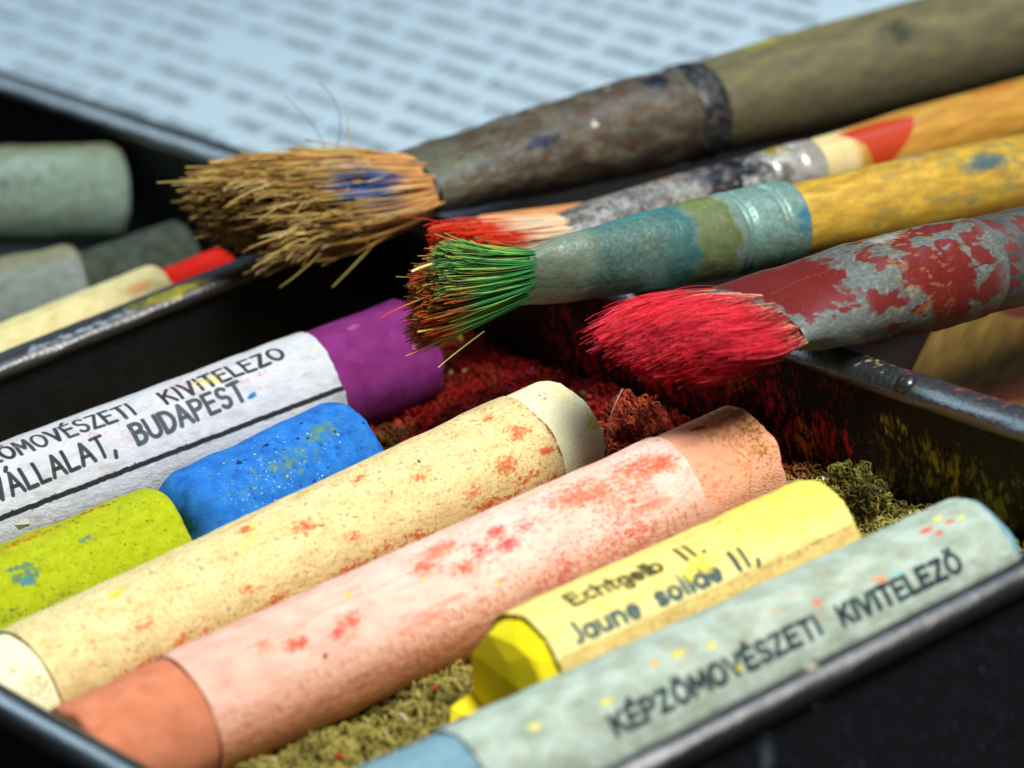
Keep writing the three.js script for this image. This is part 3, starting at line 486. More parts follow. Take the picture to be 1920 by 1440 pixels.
// ================================================================ foam under the sticks: open cells, thousands of tiny struts
const cellGeo = new THREE.TorusGeometry(0.46, 0.1, 4, 5).scale(MM, MM, MM);
const foamMat = std({ color: 0xffffff, roughness: 0.6, specularIntensity: 0.6 });
function foam(root, basepos, n, place) {
  const im = new THREE.InstancedMesh(cellGeo, foamMat, n), m = new THREE.Matrix4(), q = new THREE.Quaternion(), e = new THREE.Euler(), c = new THREE.Color();
  let k = 0, guard = 0;
  while (k < n && guard++ < n * 6) {
    const p = place(); if (!p) continue;
    e.set(rnd() * 6.3, rnd() * 6.3, rnd() * 6.3); q.setFromEuler(e);
    const s = rr(0.6, 1.25) * (p.k ?? 1);
    m.compose(V((p.x - basepos[0]) * MM, (p.y - basepos[1]) * MM, (p.z - basepos[2]) * MM), q, V(s, s, s));
    im.setMatrixAt(k, m); c.setRGB(...lin(p.c)); im.setColorAt(k, c); k++;
  }
  im.count = k; im.name = 'foam_cells'; im.userData.kind = 'stuff'; im.castShadow = im.receiveShadow = true;
  root.add(im);
}
const foamTop = (x, z) => -12.6 + 1.4 * fbm(x * 0.09, z * 0.09, 3) + 1.6 * sm(86, 92, z) * 0 ;
const foamColor = (x, z) => { const v = n3(x * 0.2, z * 0.2, 4), red = sm(54, 76, x + 10 * n2(x * 0.08, z * 0.08)) * (1 - sm(68, 84, z)) * sm(8, 24, z), or = clamp(n2(x * 0.15 + 7, z * 0.15) * 1.5); const t = rnd(); let c = mixc([150, 140, 60], [204, 194, 112], t); if (t > 0.98) c = [245, 245, 235]; c = mixc(c, [104, 98, 42], clamp(v)); return mixc(c, mixc([150, 10, 6], [140, 50, 24], or * 0.7), red); };
{
  const base0 = [46, -20, 66];
  const o = thing('foam_liner', 'olive open cell foam lining under the sticks, stained red at its far end', 'foam lining', base0);
  const g = new THREE.PlaneGeometry(92, 124, 120, 150).rotateX(-Math.PI / 2).translate(46, 0, 66), p = g.attributes.position, col = [];
  reseed(71);
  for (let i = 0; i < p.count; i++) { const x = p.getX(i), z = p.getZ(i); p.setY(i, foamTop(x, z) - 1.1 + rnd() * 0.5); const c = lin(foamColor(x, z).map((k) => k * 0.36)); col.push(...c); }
  g.setAttribute('color', new THREE.Float32BufferAttribute(col, 3)); g.computeVertexNormals();
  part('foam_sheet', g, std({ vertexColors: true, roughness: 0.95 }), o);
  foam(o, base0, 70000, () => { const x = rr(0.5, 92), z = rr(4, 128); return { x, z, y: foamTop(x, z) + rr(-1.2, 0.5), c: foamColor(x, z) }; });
}
{ // loose chips of every colour fallen between the sticks
  reseed(75);
  const n = 420, at = [46, -13, 66], o = new THREE.InstancedMesh(new THREE.IcosahedronGeometry(0.28 * MM, 0), std({ roughness: 0.9, flatShading: true }), n), m = new THREE.Matrix4(), q = new THREE.Quaternion(), c = new THREE.Color();
  const cols = [[240, 226, 60], [200, 180, 120], [224, 70, 40], [60, 110, 190], [170, 190, 60], [200, 40, 26], [90, 70, 40]];
  for (let i = 0; i < n; i++) { const x = rr(2, 91), z = rr(8, 127), k = rr(0.4, 1.5); q.setFromEuler(new THREE.Euler(rnd() * 6, rnd() * 6, rnd() * 6)); m.compose(V((x - at[0]) * MM, (foamTop(x, z) + 0.5 - at[1]) * MM, (z - at[2]) * MM), q, V(k * 1.4, k * 0.7, k)); o.setMatrixAt(i, m); o.setColorAt(i, c.setRGB(...lin(cols[Math.floor(rnd() * cols.length)]))); }
  o.name = 'pastel_dust'; o.position.set(at[0] * MM, at[1] * MM, at[2] * MM); o.userData = { label: 'loose chips and dust of many pastel colours lying on the foam', category: 'pastel dust', kind: 'stuff' };
  o.castShadow = o.receiveShadow = true; scene.add(o);
}
function foamLump(label, at, rx, ry, rz, n, colors) {
  const o = thing('foam_lump', label, 'foam piece', at);
  reseed(at[0] * 7 | 0);
  const g = new THREE.IcosahedronGeometry(1, 4), p = g.attributes.position, col = [];
  for (let i = 0; i < p.count; i++) { const v = V(p.getX(i), p.getY(i), p.getZ(i)), k = 0.72 + 0.3 * n3(v.x * 1.3 + at[0], v.y * 1.3, v.z * 1.3); p.setXYZ(i, at[0] + v.x * rx * k, at[1] + v.y * ry * k, at[2] + v.z * rz * k); }
  g.computeVertexNormals();
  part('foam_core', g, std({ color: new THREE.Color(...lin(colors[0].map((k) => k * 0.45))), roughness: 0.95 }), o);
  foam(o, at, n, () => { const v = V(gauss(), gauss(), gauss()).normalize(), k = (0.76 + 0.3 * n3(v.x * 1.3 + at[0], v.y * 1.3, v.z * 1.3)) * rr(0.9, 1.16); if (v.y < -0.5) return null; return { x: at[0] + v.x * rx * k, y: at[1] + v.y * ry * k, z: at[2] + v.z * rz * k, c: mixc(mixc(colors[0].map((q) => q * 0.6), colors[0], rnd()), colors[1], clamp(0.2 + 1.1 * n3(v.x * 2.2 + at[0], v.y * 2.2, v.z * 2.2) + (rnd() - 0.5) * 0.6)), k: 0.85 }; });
}
foamLump('torn olive foam piece sticking up behind the far end of the yellow stick', [86.4, -10.6, 90.6], 3.4, 3.6, 3.4, 1500, [[88, 84, 28], [150, 142, 66]]);
foamLump('dark red stained foam ridge between the purple end and the ivory tip', [77, -13.2, 40], 13, 4.0, 6.5, 7000, [[140, 10, 6], [226, 30, 18]]);
foamLump('rust orange foam piece beside the ivory tip', [84.5, -11.6, 58.0], 3.8, 4.4, 4.2, 1800, [[160, 44, 18], [204, 96, 52]]);

// ================================================================ brushes
// bristles: fine tapered hairs, each along a bent line
function hairGeo(list) {
  const pos = [], col = [], idx = [], nSeg = 8, nS = 3, a = V(), b = V(), c = V(), p = V(), d = V(), u = V(), w = V();
  for (const h of list) {
    const start = pos.length / 3;
    for (let i = 0; i <= nSeg; i++) {
      const t = i / nSeg, k = 1 - t;
      p.set(0, 0, 0).addScaledVector(h.p0, k * k).addScaledVector(h.p1, 2 * k * t).addScaledVector(h.p2, t * t);
      d.set(0, 0, 0).addScaledVector(h.p0, -2 * k).addScaledVector(h.p1, 2 * k - 2 * t).addScaledVector(h.p2, 2 * t).normalize();
      u.set(0.31, 0.9, 0.3).cross(d).normalize(); w.copy(d).cross(u);
      const r = mix(h.r0, h.r1, t);
      for (let j = 0; j < nS; j++) { const q = j / nS * 2 * Math.PI; pos.push(p.x + (u.x * Math.cos(q) + w.x * Math.sin(q)) * r, p.y + (u.y * Math.cos(q) + w.y * Math.sin(q)) * r, p.z + (u.z * Math.cos(q) + w.z * Math.sin(q)) * r); const e = h.col(t); col.push(...e); }
    }
    for (let i = 0; i < nSeg; i++) for (let j = 0; j < nS; j++) { const A = start + i * nS + j, B = start + i * nS + (j + 1) % nS; idx.push(A, A + nS, B, B, A + nS, B + nS); }
    const e = start + nSeg * nS; idx.push(e, e + 1, e + 2);
  }
  const g = new THREE.BufferGeometry();
  g.setAttribute('position', new THREE.Float32BufferAttribute(pos, 3)); g.setAttribute('color', new THREE.Float32BufferAttribute(col, 3));
  g.setIndex(idx); g.computeVertexNormals();
  return g;
}
const hairMat = std({ vertexColors: true, roughness: 0.55, specularIntensity: 0.6 });
const matteHair = std({ vertexColors: true, roughness: 0.9, specularIntensity: 0.25 });
// f: frame with s = 0 at the ferrule's mouth and the handle towards +s. o: mouth a, b, roll; mid and tip sizes; len(zf, yf), lift, colour
function tuft(f, n, o) {
  const list = [], ro = (o.roll ?? 0) * Math.PI / 180;
  const at = (s, m, k, y = 0, z = 0) => f.at(s, m * Math.sin(ro) + k * Math.cos(ro) + y, m * Math.cos(ro) - k * Math.sin(ro) + z);
  for (let i = 0; i < n; i++) {
    let m, k; do { m = rr(-1, 1); k = rr(-1, 1); } while (m * m + k * k > 1);
    const edge = Math.hypot(m, k);
    const clump = o.clump ?? 0, cm = n2(m * 4 + 3, k * 4) * clump, ck = n2(m * 4 - 9, k * 4 + 5) * clump;
    const len = o.len(m, k) * (1 - (o.ragged ?? 0.12) * Math.abs(gauss()) * 0.9) + gauss() * 0.3, sp = o.spread ?? 0.05;
    const m2 = m + cm + gauss() * sp, k2 = k + ck + gauss() * sp;
    const p0 = at(2.5, m * o.a * 0.9, k * o.b * 0.9), lift = o.lift ?? (() => [0, 0]);
    const [ly, lz] = lift(m, k);
    const p1 = at(-len * 0.55, m2 * o.ma, k2 * o.mb, ly * 0.2, lz * 0.2), p2 = at(-len, m2 * o.ta, k2 * o.tb, ly, lz);
    if (o.bend) p1.add(V(gauss(), gauss(), gauss()).multiplyScalar(o.bend * 0.6));
    const stray = rnd() < (o.stray ?? 0.02);
    if (stray) p2.add(V(gauss(), gauss(), gauss()).multiplyScalar(o.strayBy ?? 1.5));
    const col = o.color(m, k, rnd(), edge);
    const r = o.r * rr(0.7, 1.25);
    list.push({ p0, p1, p2, r0: r, r1: r * (o.taper ?? 0.6), col });
  }
  return hairGeo(list);
}
const two = (c0, c1, e0 = 0, e1 = 1) => { const a = lin(c0), b = lin(c1); return (t) => mixc(a, b, sm(e0, e1, t)); };
// ferrule or handle: sections over s with sizes, textured round
function sheath(name, f, secs, ppm, basef, draw, root, mat, opts = {}) {
  const s0 = secs[0].s, s1 = secs[secs.length - 1].s, r = Math.max(...secs.map((q) => q.a));
  const k = rodTex(s0, s1, r, basef, draw, ppm);
  secs.forEach((q) => { q.u = q.u ?? q.s; });
  return part(name, loft(f, secs, { u0: k.u0, uw: k.w, nr: 80, ...opts }), std({ map: k.t, ...mat }), root);
}
function interp(keys, n) { // smooth sections between keys [s, a, b, roll]
  const out = [];
  for (let i = 0; i + 1 < keys.length; i++) { const A = keys[i], B = keys[i + 1], m = Math.max(1, Math.round((B[0] - A[0]) / (keys[keys.length - 1][0] - keys[0][0]) * n)); for (let j = 0; j < m; j++) { const t = j / m, e = t * t * (3 - 2 * t); out.push({ s: mix(A[0], B[0], t), a: mix(A[1], B[1], e), b: mix(A[2], B[2], e), roll: mix(A[3] ?? 0, B[3] ?? 0, e) }); } }
  const Z = keys[keys.length - 1]; out.push({ s: Z[0], a: Z[1], b: Z[2], roll: Z[3] ?? 0 });
  return out;
}
const lip = (k) => [[1.6, k[1] - 0.45, k[2] - 0.45, k[3]], [0.05, k[1] - 0.35, k[2] - 0.35, k[3]], [-0.03, k[1] - 0.12, k[2] - 0.12, k[3]]].map((q) => ({ s: q[0], a: q[1], b: q[2], roll: q[3] ?? 0, u: q[0] }));
const handleEnd = (s, r) => [{ s: s + 1.2, a: r * 0.8 }, { s: s + 1.8, a: r * 0.4 }, { s: s + 2, a: 0.001 }];

{ // large brush: coarse tan bristles, brown grey ferrule, olive handle
  const f = frame(V(91.4, 4.8, 10.4), V(130.8, 0.5, 10.4));
  const o = thing('paint_brush', 'largest paint brush with splayed tan bristles, brown grey ferrule and olive handle', 'paint brush', [91.4, 1.5, 10.4]);
  const k0 = [0, 7.3, 3.3, 0];
  sheath('ferrule', f, [...lip(k0), ...interp([k0, [8, 6.9, 4.0], [22, 6.2, 5.2], [36, 5.9, 5.9], [38.4, 5.75, 5.75], [39.2, 5.45, 5.45], [40.4, 5.5, 5.5]], 60)], 9, (s, d, x, y) => {
    const v = fbm(x * 0.16, y * 0.3, 5), w = fbm(x * 0.5 + 30, y * 0.9, 4), g = fbm(x * 2, y * 2, 3);
    let c = mixc([112, 108, 94], [78, 70, 60], clamp(0.5 + v)); c = mixc(c, [150, 154, 144], clamp(w * 1.5 - 0.1) * 0.7); c = mixc(c, [120, 128, 112], sm(10, 2, s) * 0.6); c = mixc(c, [118, 74, 46], clamp(fbm(x * 0.3 + 80, y * 0.4, 4) * 1.8 - 0.25));
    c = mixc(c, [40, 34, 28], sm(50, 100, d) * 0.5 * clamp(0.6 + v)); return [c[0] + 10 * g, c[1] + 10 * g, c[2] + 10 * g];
  }, (ctx, h) => {
    reseed(81);
    for (let i = 0; i < 26; i++) { blot(ctx, 36.4 + gauss() * 1.5, h(20) + gauss() * 1.3, rr(0.4, 1.0), [28, 34, 58], 0.5); blot(ctx, 16.5 + gauss() * 1.8, h(52) + gauss() * 0.7, rr(0.3, 0.8), [34, 42, 62], 0.5); }
    blot(ctx, 24.3, h(52), 0.62, [232, 230, 214], 0.95, 0.8); blot(ctx, 29.8, h(4), 0.4, [226, 222, 200], 0.9); dust(ctx, 4, h(40), 1.5, 1.2, 40, [120, 140, 110], 0.4, 0.1, 0.5);
    dust(ctx, 18, h(-6), 6, 0.4, 60, [200, 196, 170], 0.4, 0.1, 0.4); ctx.strokeStyle = rgba([16, 14, 12], 0.95); ctx.lineWidth = 1.1; ctx.beginPath(); ctx.moveTo(-0.1, h(-180)); ctx.lineTo(-0.1, h(180)); ctx.stroke();
    scatter(ctx, 40, 14, 160, [[150, 140, 120], [40, 34, 30], [130, 90, 60]], 0.35, 0.05, 0.3);
  }, o, { roughness: 0.36, metalness: 0.2, bumpMap: rep(metalBump, 2, 1), bumpScale: 0.0001, clearcoat: 0.5, clearcoatRoughness: 0.3 }, { wob: 0.012 });
  sheath('crimp_ring', f, [{ s: 40.3, a: 5.4 }, { s: 40.6, a: 5.7 }, { s: 41.3, a: 5.95 }, { s: 42.8, a: 6.05 }, { s: 44.0, a: 6.0 }, { s: 44.4, a: 5.75 }], 9, (s, d, x, y) => { const v = fbm(x * 0.9, y * 0.9, 4); const l = sm(0.0, 0.4, fbm(x * 1.2, y * 0.5 + 9, 3)) * 60; return [30 + 14 * v + l, 32 + 14 * v + l, 34 + 14 * v + l]; }, null, o, { roughness: 0.4, bumpMap: rep(metalBump, 1, 1), bumpScale: 0.0001 }, { wob: 0.03, wobScale: 0.8 });
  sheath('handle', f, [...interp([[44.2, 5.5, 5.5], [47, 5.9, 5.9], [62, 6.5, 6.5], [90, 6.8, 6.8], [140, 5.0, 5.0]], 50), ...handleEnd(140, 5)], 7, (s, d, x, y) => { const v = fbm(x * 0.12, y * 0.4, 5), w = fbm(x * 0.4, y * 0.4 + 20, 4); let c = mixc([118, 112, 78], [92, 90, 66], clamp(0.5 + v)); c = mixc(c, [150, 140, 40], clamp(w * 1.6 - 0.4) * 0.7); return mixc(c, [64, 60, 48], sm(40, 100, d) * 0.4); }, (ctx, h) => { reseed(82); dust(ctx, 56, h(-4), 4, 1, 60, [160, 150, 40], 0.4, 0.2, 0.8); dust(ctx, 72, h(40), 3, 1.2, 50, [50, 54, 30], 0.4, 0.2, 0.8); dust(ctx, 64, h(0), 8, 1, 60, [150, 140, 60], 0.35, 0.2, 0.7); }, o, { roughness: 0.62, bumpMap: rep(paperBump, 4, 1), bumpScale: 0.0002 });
  reseed(83);
  const blue = (p) => 0;
  const brown = [[232, 184, 104], [206, 150, 76], [244, 214, 140], [150, 96, 46], [196, 170, 86], [104, 64, 32], [226, 170, 100]];
  const opt = { a: k0[1], b: k0[2], ma: 8.2, mb: 5.2, ta: 7.6, tb: 5.6, r: 0.115, taper: 0.7, spread: 0.12, clump: 0.26, ragged: 0.34, stray: 0.09, strayBy: 1.9, bend: 1.1, len: (m, k) => 30 - 10 * (m + 1) / 2 - 2.2 * (1 - k) - 3 * (m * m + k * k), lift: (m) => [1.2, -0.4],
    color: (m, k, q, edge) => { const c = brown[Math.floor(q * brown.length)], tip = q < 0.55 ? [84, 52, 22] : [186, 152, 72], bl = Math.exp(-(((Math.atan2(m, k) - 1.0) / 0.42) ** 2)) * (edge > 0.66 ? 1 : 0); const a = lin([226, 168, 104]), b = lin(c), e = lin(tip.map((x) => x * (0.65 + 0.5 * edge))), bc = lin([6, 96, 176]); return (t) => { let z = mixc(a, b, sm(0.15, 0.6, t)); z = mixc(z, e, sm(0.7, 1, t) * 0.8); const hit = bl * sm(0.44, 0.5, t) * (1 - sm(0.74, 0.82, t)); return mixc(z, bc, hit * 0.95); }; } };
  part('bristles', tuft(f, 4300, opt), hairMat, o, { kind: 'stuff' });
  { // broken and bent hairs over the outside of the tuft
    const list = [];
    for (let i = 0; i < 230; i++) { const s0 = -rr(5, 20), d = (rr(-60, 150)) * Math.PI / 180, q = 0.98, L = rr(3, 8), a = 7.4, b = 5.0, y = Math.cos(d) * b * q + 0.6, z = Math.sin(d) * a * q; const c = [[236, 206, 130], [210, 178, 92], [224, 190, 130], [150, 110, 56]][Math.floor(rnd() * 4)]; list.push({ p0: f.at(s0, y - 0.3, z - 0.2), p1: f.at(s0 - L * 0.5, y + 0.5 + gauss() * 0.4, z + gauss() * 0.9), p2: f.at(s0 - L, y + gauss() * 1.0, z + gauss() * 1.7), r0: rr(0.07, 0.14), r1: 0.05, col: two(c, c.map((x) => x * 0.9)) }); }
    part('broken_bristles', hairGeo(list), hairMat, o, { kind: 'stuff' });
  }
  const st = (list) => { for (const h of list) part('stray_bristle', hairGeo([h]), hairMat, o); };
  const H = (pts, r, c) => ({ p0: f.at(...pts[0]), p1: f.at(...pts[1]), p2: f.at(...pts[2]), r0: r, r1: r * 0.5, col: two(c, c.map((x) => x * 0.9)) });
  st([H([[-7, 3.2, 4], [-9.5, 6.2, 3.2], [-8.2, 10.6, 2]], 0.14, [206, 190, 120]), H([[-8, 5, -3], [-8, 8, -4], [-12, 12.4, -5]], 0.07, [120, 110, 80]), H([[-6, 5, -4], [-3, 9, -5], [-6.5, 12.6, -6]], 0.08, [110, 96, 70]), H([[-16, 4, 0], [-22, 5.4, -2], [-30, 6.2, -4]], 0.17, [180, 170, 84]), H([[-6, -2, 6], [-11, -4.2, 7.4], [-15.5, -6.8, 7.4]], 0.11, [196, 178, 96]), H([[-15, -3.4, 5], [-19, -5.2, 5.6], [-21, -6.0, 5.2]], 0.1, [180, 160, 84]), H([[-9, 5.5, 3], [-14, 6.5, 2], [-20, 6.2, 1]], 0.16, [206, 180, 100]), H([[-4, 3.4, 4], [-9, 4.6, 5], [-15, 3.4, 5.4]], 0.16, [224, 186, 116])]);
}
{ // brush with pale red-tipped bristles, worn silver ferrule, ochre handle
  const f = frame(V(94.3, 3.2, 34.6), V(131.6, -1.3, 34.6));
  const o = thing('paint_brush', 'slim paint brush with pale red dipped bristles, worn silver black ferrule and ochre handle', 'paint brush', [94.3, 1, 34.6]);
  const k0 = [0, 3.4, 1.7, 0];
  sheath('ferrule', f, [...lip(k0), ...interp([k0, [8, 3.4, 2.6], [18, 3.15, 3.0], [29.4, 3.2, 3.2], [30, 2.85, 2.85], [30.6, 3.2, 3.2], [33.6, 3.3, 3.3], [34.1, 2.9, 2.9], [34.7, 3.3, 3.3], [37.4, 3.2, 3.2], [37.7, 2.9, 2.9]], 110)], 12, (s, d, x, y) => { const w = fbm(x * 0.9, y * 0.9, 4), v = fbm(x * 0.25 + 5, y * 0.3, 4); let c = mixc([176, 178, 174], [120, 118, 116], clamp(0.5 + v * 1.4 + w * 0.7)); c = mixc(c, [84, 74, 66], clamp(w * 1.3 - 0.2) * 0.8); c = mixc(c, [36, 34, 42], sm(18, 22, s) * (1 - sm(27, 30, s)) * clamp(0.9 + v)); c = mixc(c, [176, 150, 40], sm(30.2, 31, s) * (1 - sm(33, 34, s)) * sm(40, 0, d) * 0.9); return mixc(c, [214, 214, 206], sm(31, 34, s) * 0.55); }, (ctx, h) => { reseed(91); dust(ctx, 16, h(-10), 1, 0.4, 16, [200, 90, 70], 0.6, 0.1, 0.3); scatter(ctx, 20, 5, 120, [[220, 220, 214], [50, 50, 50]], 0.5, 0.05, 0.3); for (let i = 0; i < 26; i++) blot(ctx, rr(26, 33), h(rr(0, 50)), rr(0.1, 0.4), [230, 230, 225], 0.5, 1.6, 0.3); dust(ctx, 26, h(70), 2, 0.6, 40, [210, 220, 216], 0.6, 0.1, 0.4); }, o, { roughness: 0.3, metalness: 0.3, clearcoat: 0.4, clearcoatRoughness: 0.25, bumpMap: rep(metalBump, 2, 1), bumpScale: 0.00005 });
  sheath('handle', f, [...interp([[37.5, 2.9, 2.9], [39, 3.2, 3.2], [56, 3.9, 3.9], [80, 4.1, 4.1], [150, 2.0, 2.0]], 50), ...handleEnd(150, 2)], 9, (s, d, x, y) => { const v = fbm(x * 0.1, y * 0.6, 5); let c = mixc([206, 158, 70], [178, 126, 44], clamp(0.5 + v)); c = mixc([226, 206, 150], c, sm(41.5, 43.5, s)); return c; }, (ctx, h) => { reseed(92); ctx.fillStyle = rgba([186, 52, 20], 0.95); ctx.beginPath(); [[40.8, 8], [44, 6], [47.5, 10], [52, 24], [50.6, 50], [48, 84], [45, 120], [44, 92], [43.4, 50]].forEach(([s, d], i) => { const X = s + gauss() * 0.1, Y = h(d); i ? ctx.lineTo(X, Y) : ctx.moveTo(X, Y); }); ctx.closePath(); ctx.fill(); dust(ctx, 50, h(-20), 1, 0.4, 16, [190, 70, 30], 0.7); scatter(ctx, 60, 5, 80, [[150, 110, 40]], 0.4, 0.1, 0.4); dust(ctx, 66, h(0), 3, 1, 30, [190, 90, 30], 0.5, 0.2, 0.6); }, o, { roughness: 0.45, clearcoat: 0.3 });
  reseed(93);
  part('bristles', tuft(f, 1500, { a: k0[1], b: k0[2], ma: 3.8, mb: 2.6, ta: 4.0, tb: 2.6, r: 0.085, spread: 0.08, clump: 0.12, ragged: 0.25, stray: 0.05, strayBy: 1.2, len: (m, k) => 16.5 - 3.5 * (m + 1) / 2 - 2 * (m * m), lift: () => [1.2, 0], color: (m, k, q) => two(q < 0.2 ? [226, 170, 120] : [236, 214, 180], q < 0.7 ? [224, 52, 24] : [236, 80, 40], 0.42 + 0.2 * q, 0.62 + 0.25 * q) }), hairMat, o, { kind: 'stuff' });
  const H = (pts, r) => ({ p0: f.at(...pts[0]), p1: f.at(...pts[1]), p2: f.at(...pts[2]), r0: r, r1: r * 0.6, col: two([220, 60, 30], [224, 40, 40]) });
  for (const h of [H([[-11, 0.5, 3], [-17, 0.8, 3.2], [-22, 0.2, 3.4]], 0.12), H([[-10, 2.4, 0], [-15, 4.6, -1], [-19, 5.6, -2]], 0.07), H([[-9, 3, 0], [-13, 5, 0], [-17.5, 4.6, 0]], 0.08)]) part('stray_bristle', hairGeo([h]), hairMat, o);
}
{ // green brush
  const f = frame(V(77.2, 7.5, 51), V(110.4, 1.9, 51));
  const o = thing('paint_brush', 'paint brush with green bristles tipped orange, teal ferrule and yellow handle', 'paint brush', [77.2, 3, 51]);
  const k0 = [0, 3.8, 1.9, 58];
  sheath('ferrule', f, [...lip(k0), ...interp([k0, [8, 4.3, 3.1, 58], [18, 4.45, 4.1, 58], [27.8, 4.6, 4.6, 58], [28.6, 4.65, 4.65], [29.1, 4.25, 4.25], [29.7, 4.65, 4.65], [33.0, 4.7, 4.7], [33.6, 4.25, 4.25], [34.3, 4.75, 4.75], [36.8, 4.7, 4.7], [37.2, 4.2, 4.2]], 150)], 13, (s, d, x, y) => {
    const v = fbm(x * 0.4, y * 0.4, 4), w = fbm(x * 1.3, y * 1.3, 4), e = s + 1.2 * v;
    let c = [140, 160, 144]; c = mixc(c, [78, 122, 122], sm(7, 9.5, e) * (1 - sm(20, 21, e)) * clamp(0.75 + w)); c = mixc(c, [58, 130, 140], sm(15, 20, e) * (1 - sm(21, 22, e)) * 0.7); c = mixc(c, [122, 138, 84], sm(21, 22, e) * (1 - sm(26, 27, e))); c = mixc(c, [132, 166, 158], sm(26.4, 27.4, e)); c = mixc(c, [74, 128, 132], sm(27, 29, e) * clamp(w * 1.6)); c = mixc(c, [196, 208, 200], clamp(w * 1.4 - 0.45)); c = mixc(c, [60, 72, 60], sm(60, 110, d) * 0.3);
    return [c[0] + 16 * v, c[1] + 16 * v, c[2] + 16 * v];
  }, (ctx, h) => { reseed(101); scatter(ctx, 40, 9, 260, [[50, 84, 84], [210, 224, 214], [40, 120, 130]], 0.4, 0.04, 0.26); dust(ctx, 14, h(60), 4, 0.8, 90, [60, 150, 160], 0.4, 0.1, 0.5); dust(ctx, 36, h(70), 0.8, 1.2, 40, [50, 120, 150], 0.5, 0.1, 0.4); for (let i = 0; i < 60; i++) blot(ctx, 0.3 + Math.abs(gauss()) * 0.4, h(rr(-90, 120)), rr(0.1, 0.3), [24, 110, 60], 0.7); dust(ctx, 3, h(-30), 1.5, 0.3, 16, [60, 150, 110], 0.7); }, o, { roughness: 0.42, metalness: 0.2, bumpMap: rep(metalBump, 2, 1), bumpScale: 0.00008, clearcoat: 0.2, clearcoatRoughness: 0.4 }, { wob: 0.01 });
  sheath('handle', f, [...interp([[37, 3.9, 3.9], [38, 4.05, 4.05], [60, 4.5, 4.5], [84, 4.4, 4.4], [135, 2.6, 2.6]], 50), ...handleEnd(135, 2.4)], 10, (s, d, x, y) => { const v = fbm(x * 0.15, y * 0.6, 5), w = fbm(x * 0.4 + 12, y * 0.5, 4); let c = mixc([220, 178, 62], [176, 138, 44], clamp(0.5 + v)); c = mixc(c, [160, 146, 60], clamp(w * 1.6 - 0.1) * sm(42, 56, s) * 0.8); c = mixc(c, [140, 136, 130], clamp(fbm(x * 0.7, y * 0.7 + 44, 3) * 2 - 0.5) * 0.7); return c; }, (ctx, h) => { reseed(102); for (let i = 0; i < 130; i++) blot(ctx, rr(46, 78), h(rr(-30, 110)), rr(0.15, 0.6), [[110, 116, 116], [96, 106, 120], [150, 146, 80], [128, 120, 90]][i % 4], 0.28, 2.2, gauss() * 0.3);
    for (let i = 0; i < 26; i++) blot(ctx, 64 + gauss() * 2, h(42) + gauss() * 0.7, rr(0.3, 0.7), [74, 96, 104], 0.45, 1.8); dust(ctx, 55, h(-6), 1.5, 0.8, 26, [150, 140, 150], 0.5, 0.1, 0.4); scatter(ctx, 70, 7, 90, [[120, 110, 50], [226, 210, 130]], 0.4, 0.06, 0.3); }, o, { roughness: 0.5, clearcoat: 0.2 });
  reseed(103);
  const red = (m, k) => sm(-0.2, 0.6, -m + 0.5 * k);
  part('bristles', tuft(f, 2900, { a: k0[1], b: k0[2], roll: 58, ma: 4.7, mb: 2.8, ta: 6.6, tb: 3.2, r: 0.075, taper: 0.7, spread: 0.1, clump: 0.2, ragged: 0.24, stray: 0.07, strayBy: 1.2, len: (m, k) => 14.6 - 2.6 * (k + 1) / 2 - 1.6 * Math.abs(m), lift: () => [0.4, 0.2],
    bend: 0.7, color: (m, k, q) => { const g = [[70, 172, 84], [50, 142, 78], [130, 196, 96], [36, 104, 60], [176, 196, 90]][Math.floor(q * 5)]; const tip = q < 0.55 ? [206, 62, 22] : q < 0.8 ? [110, 70, 24] : [150, 140, 50]; const a = lin([48, 134, 70]), b = lin(g), c = lin(tip); return (t) => mixc(mixc(a, b, sm(0.1, 0.5, t)), c, sm(0.64, 0.88, t) * (0.1 + 0.9 * sm(0.7, 0.1, m))); } }), hairMat, o, { kind: 'stuff' });
  const H = (pts, r, c0, c1) => ({ p0: f.at(...pts[0]), p1: f.at(...pts[1]), p2: f.at(...pts[2]), r0: r, r1: r * 0.7, col: two(c0, c1 ?? c0) });
  for (const h of [H([[-7, 3.4, 1.5], [-11, 4.4, 1.6], [-14.6, 3.6, 1.6]], 0.22, [150, 200, 110], [226, 206, 150]), H([[-6, -2.5, 1.6], [-10, -3.0, 2.2], [-14.5, -2.6, 2.4]], 0.2, [150, 170, 70], [206, 180, 96]), H([[-6, -4, 0], [-10, -5.2, 0], [-14.6, -5.6, 0.4]], 0.08, [206, 180, 96]), H([[-11, 0.4, 1], [-15, 0.2, 1], [-18, -0.8, 1]], 0.1, [150, 140, 60], [224, 40, 30]), H([[-5, -4.6, 1], [-8.4, -6, 1], [-11, -7.4, 1]], 0.08, [120, 150, 70], [206, 190, 120])]) part('stray_bristle', hairGeo([h]), hairMat, o);
}
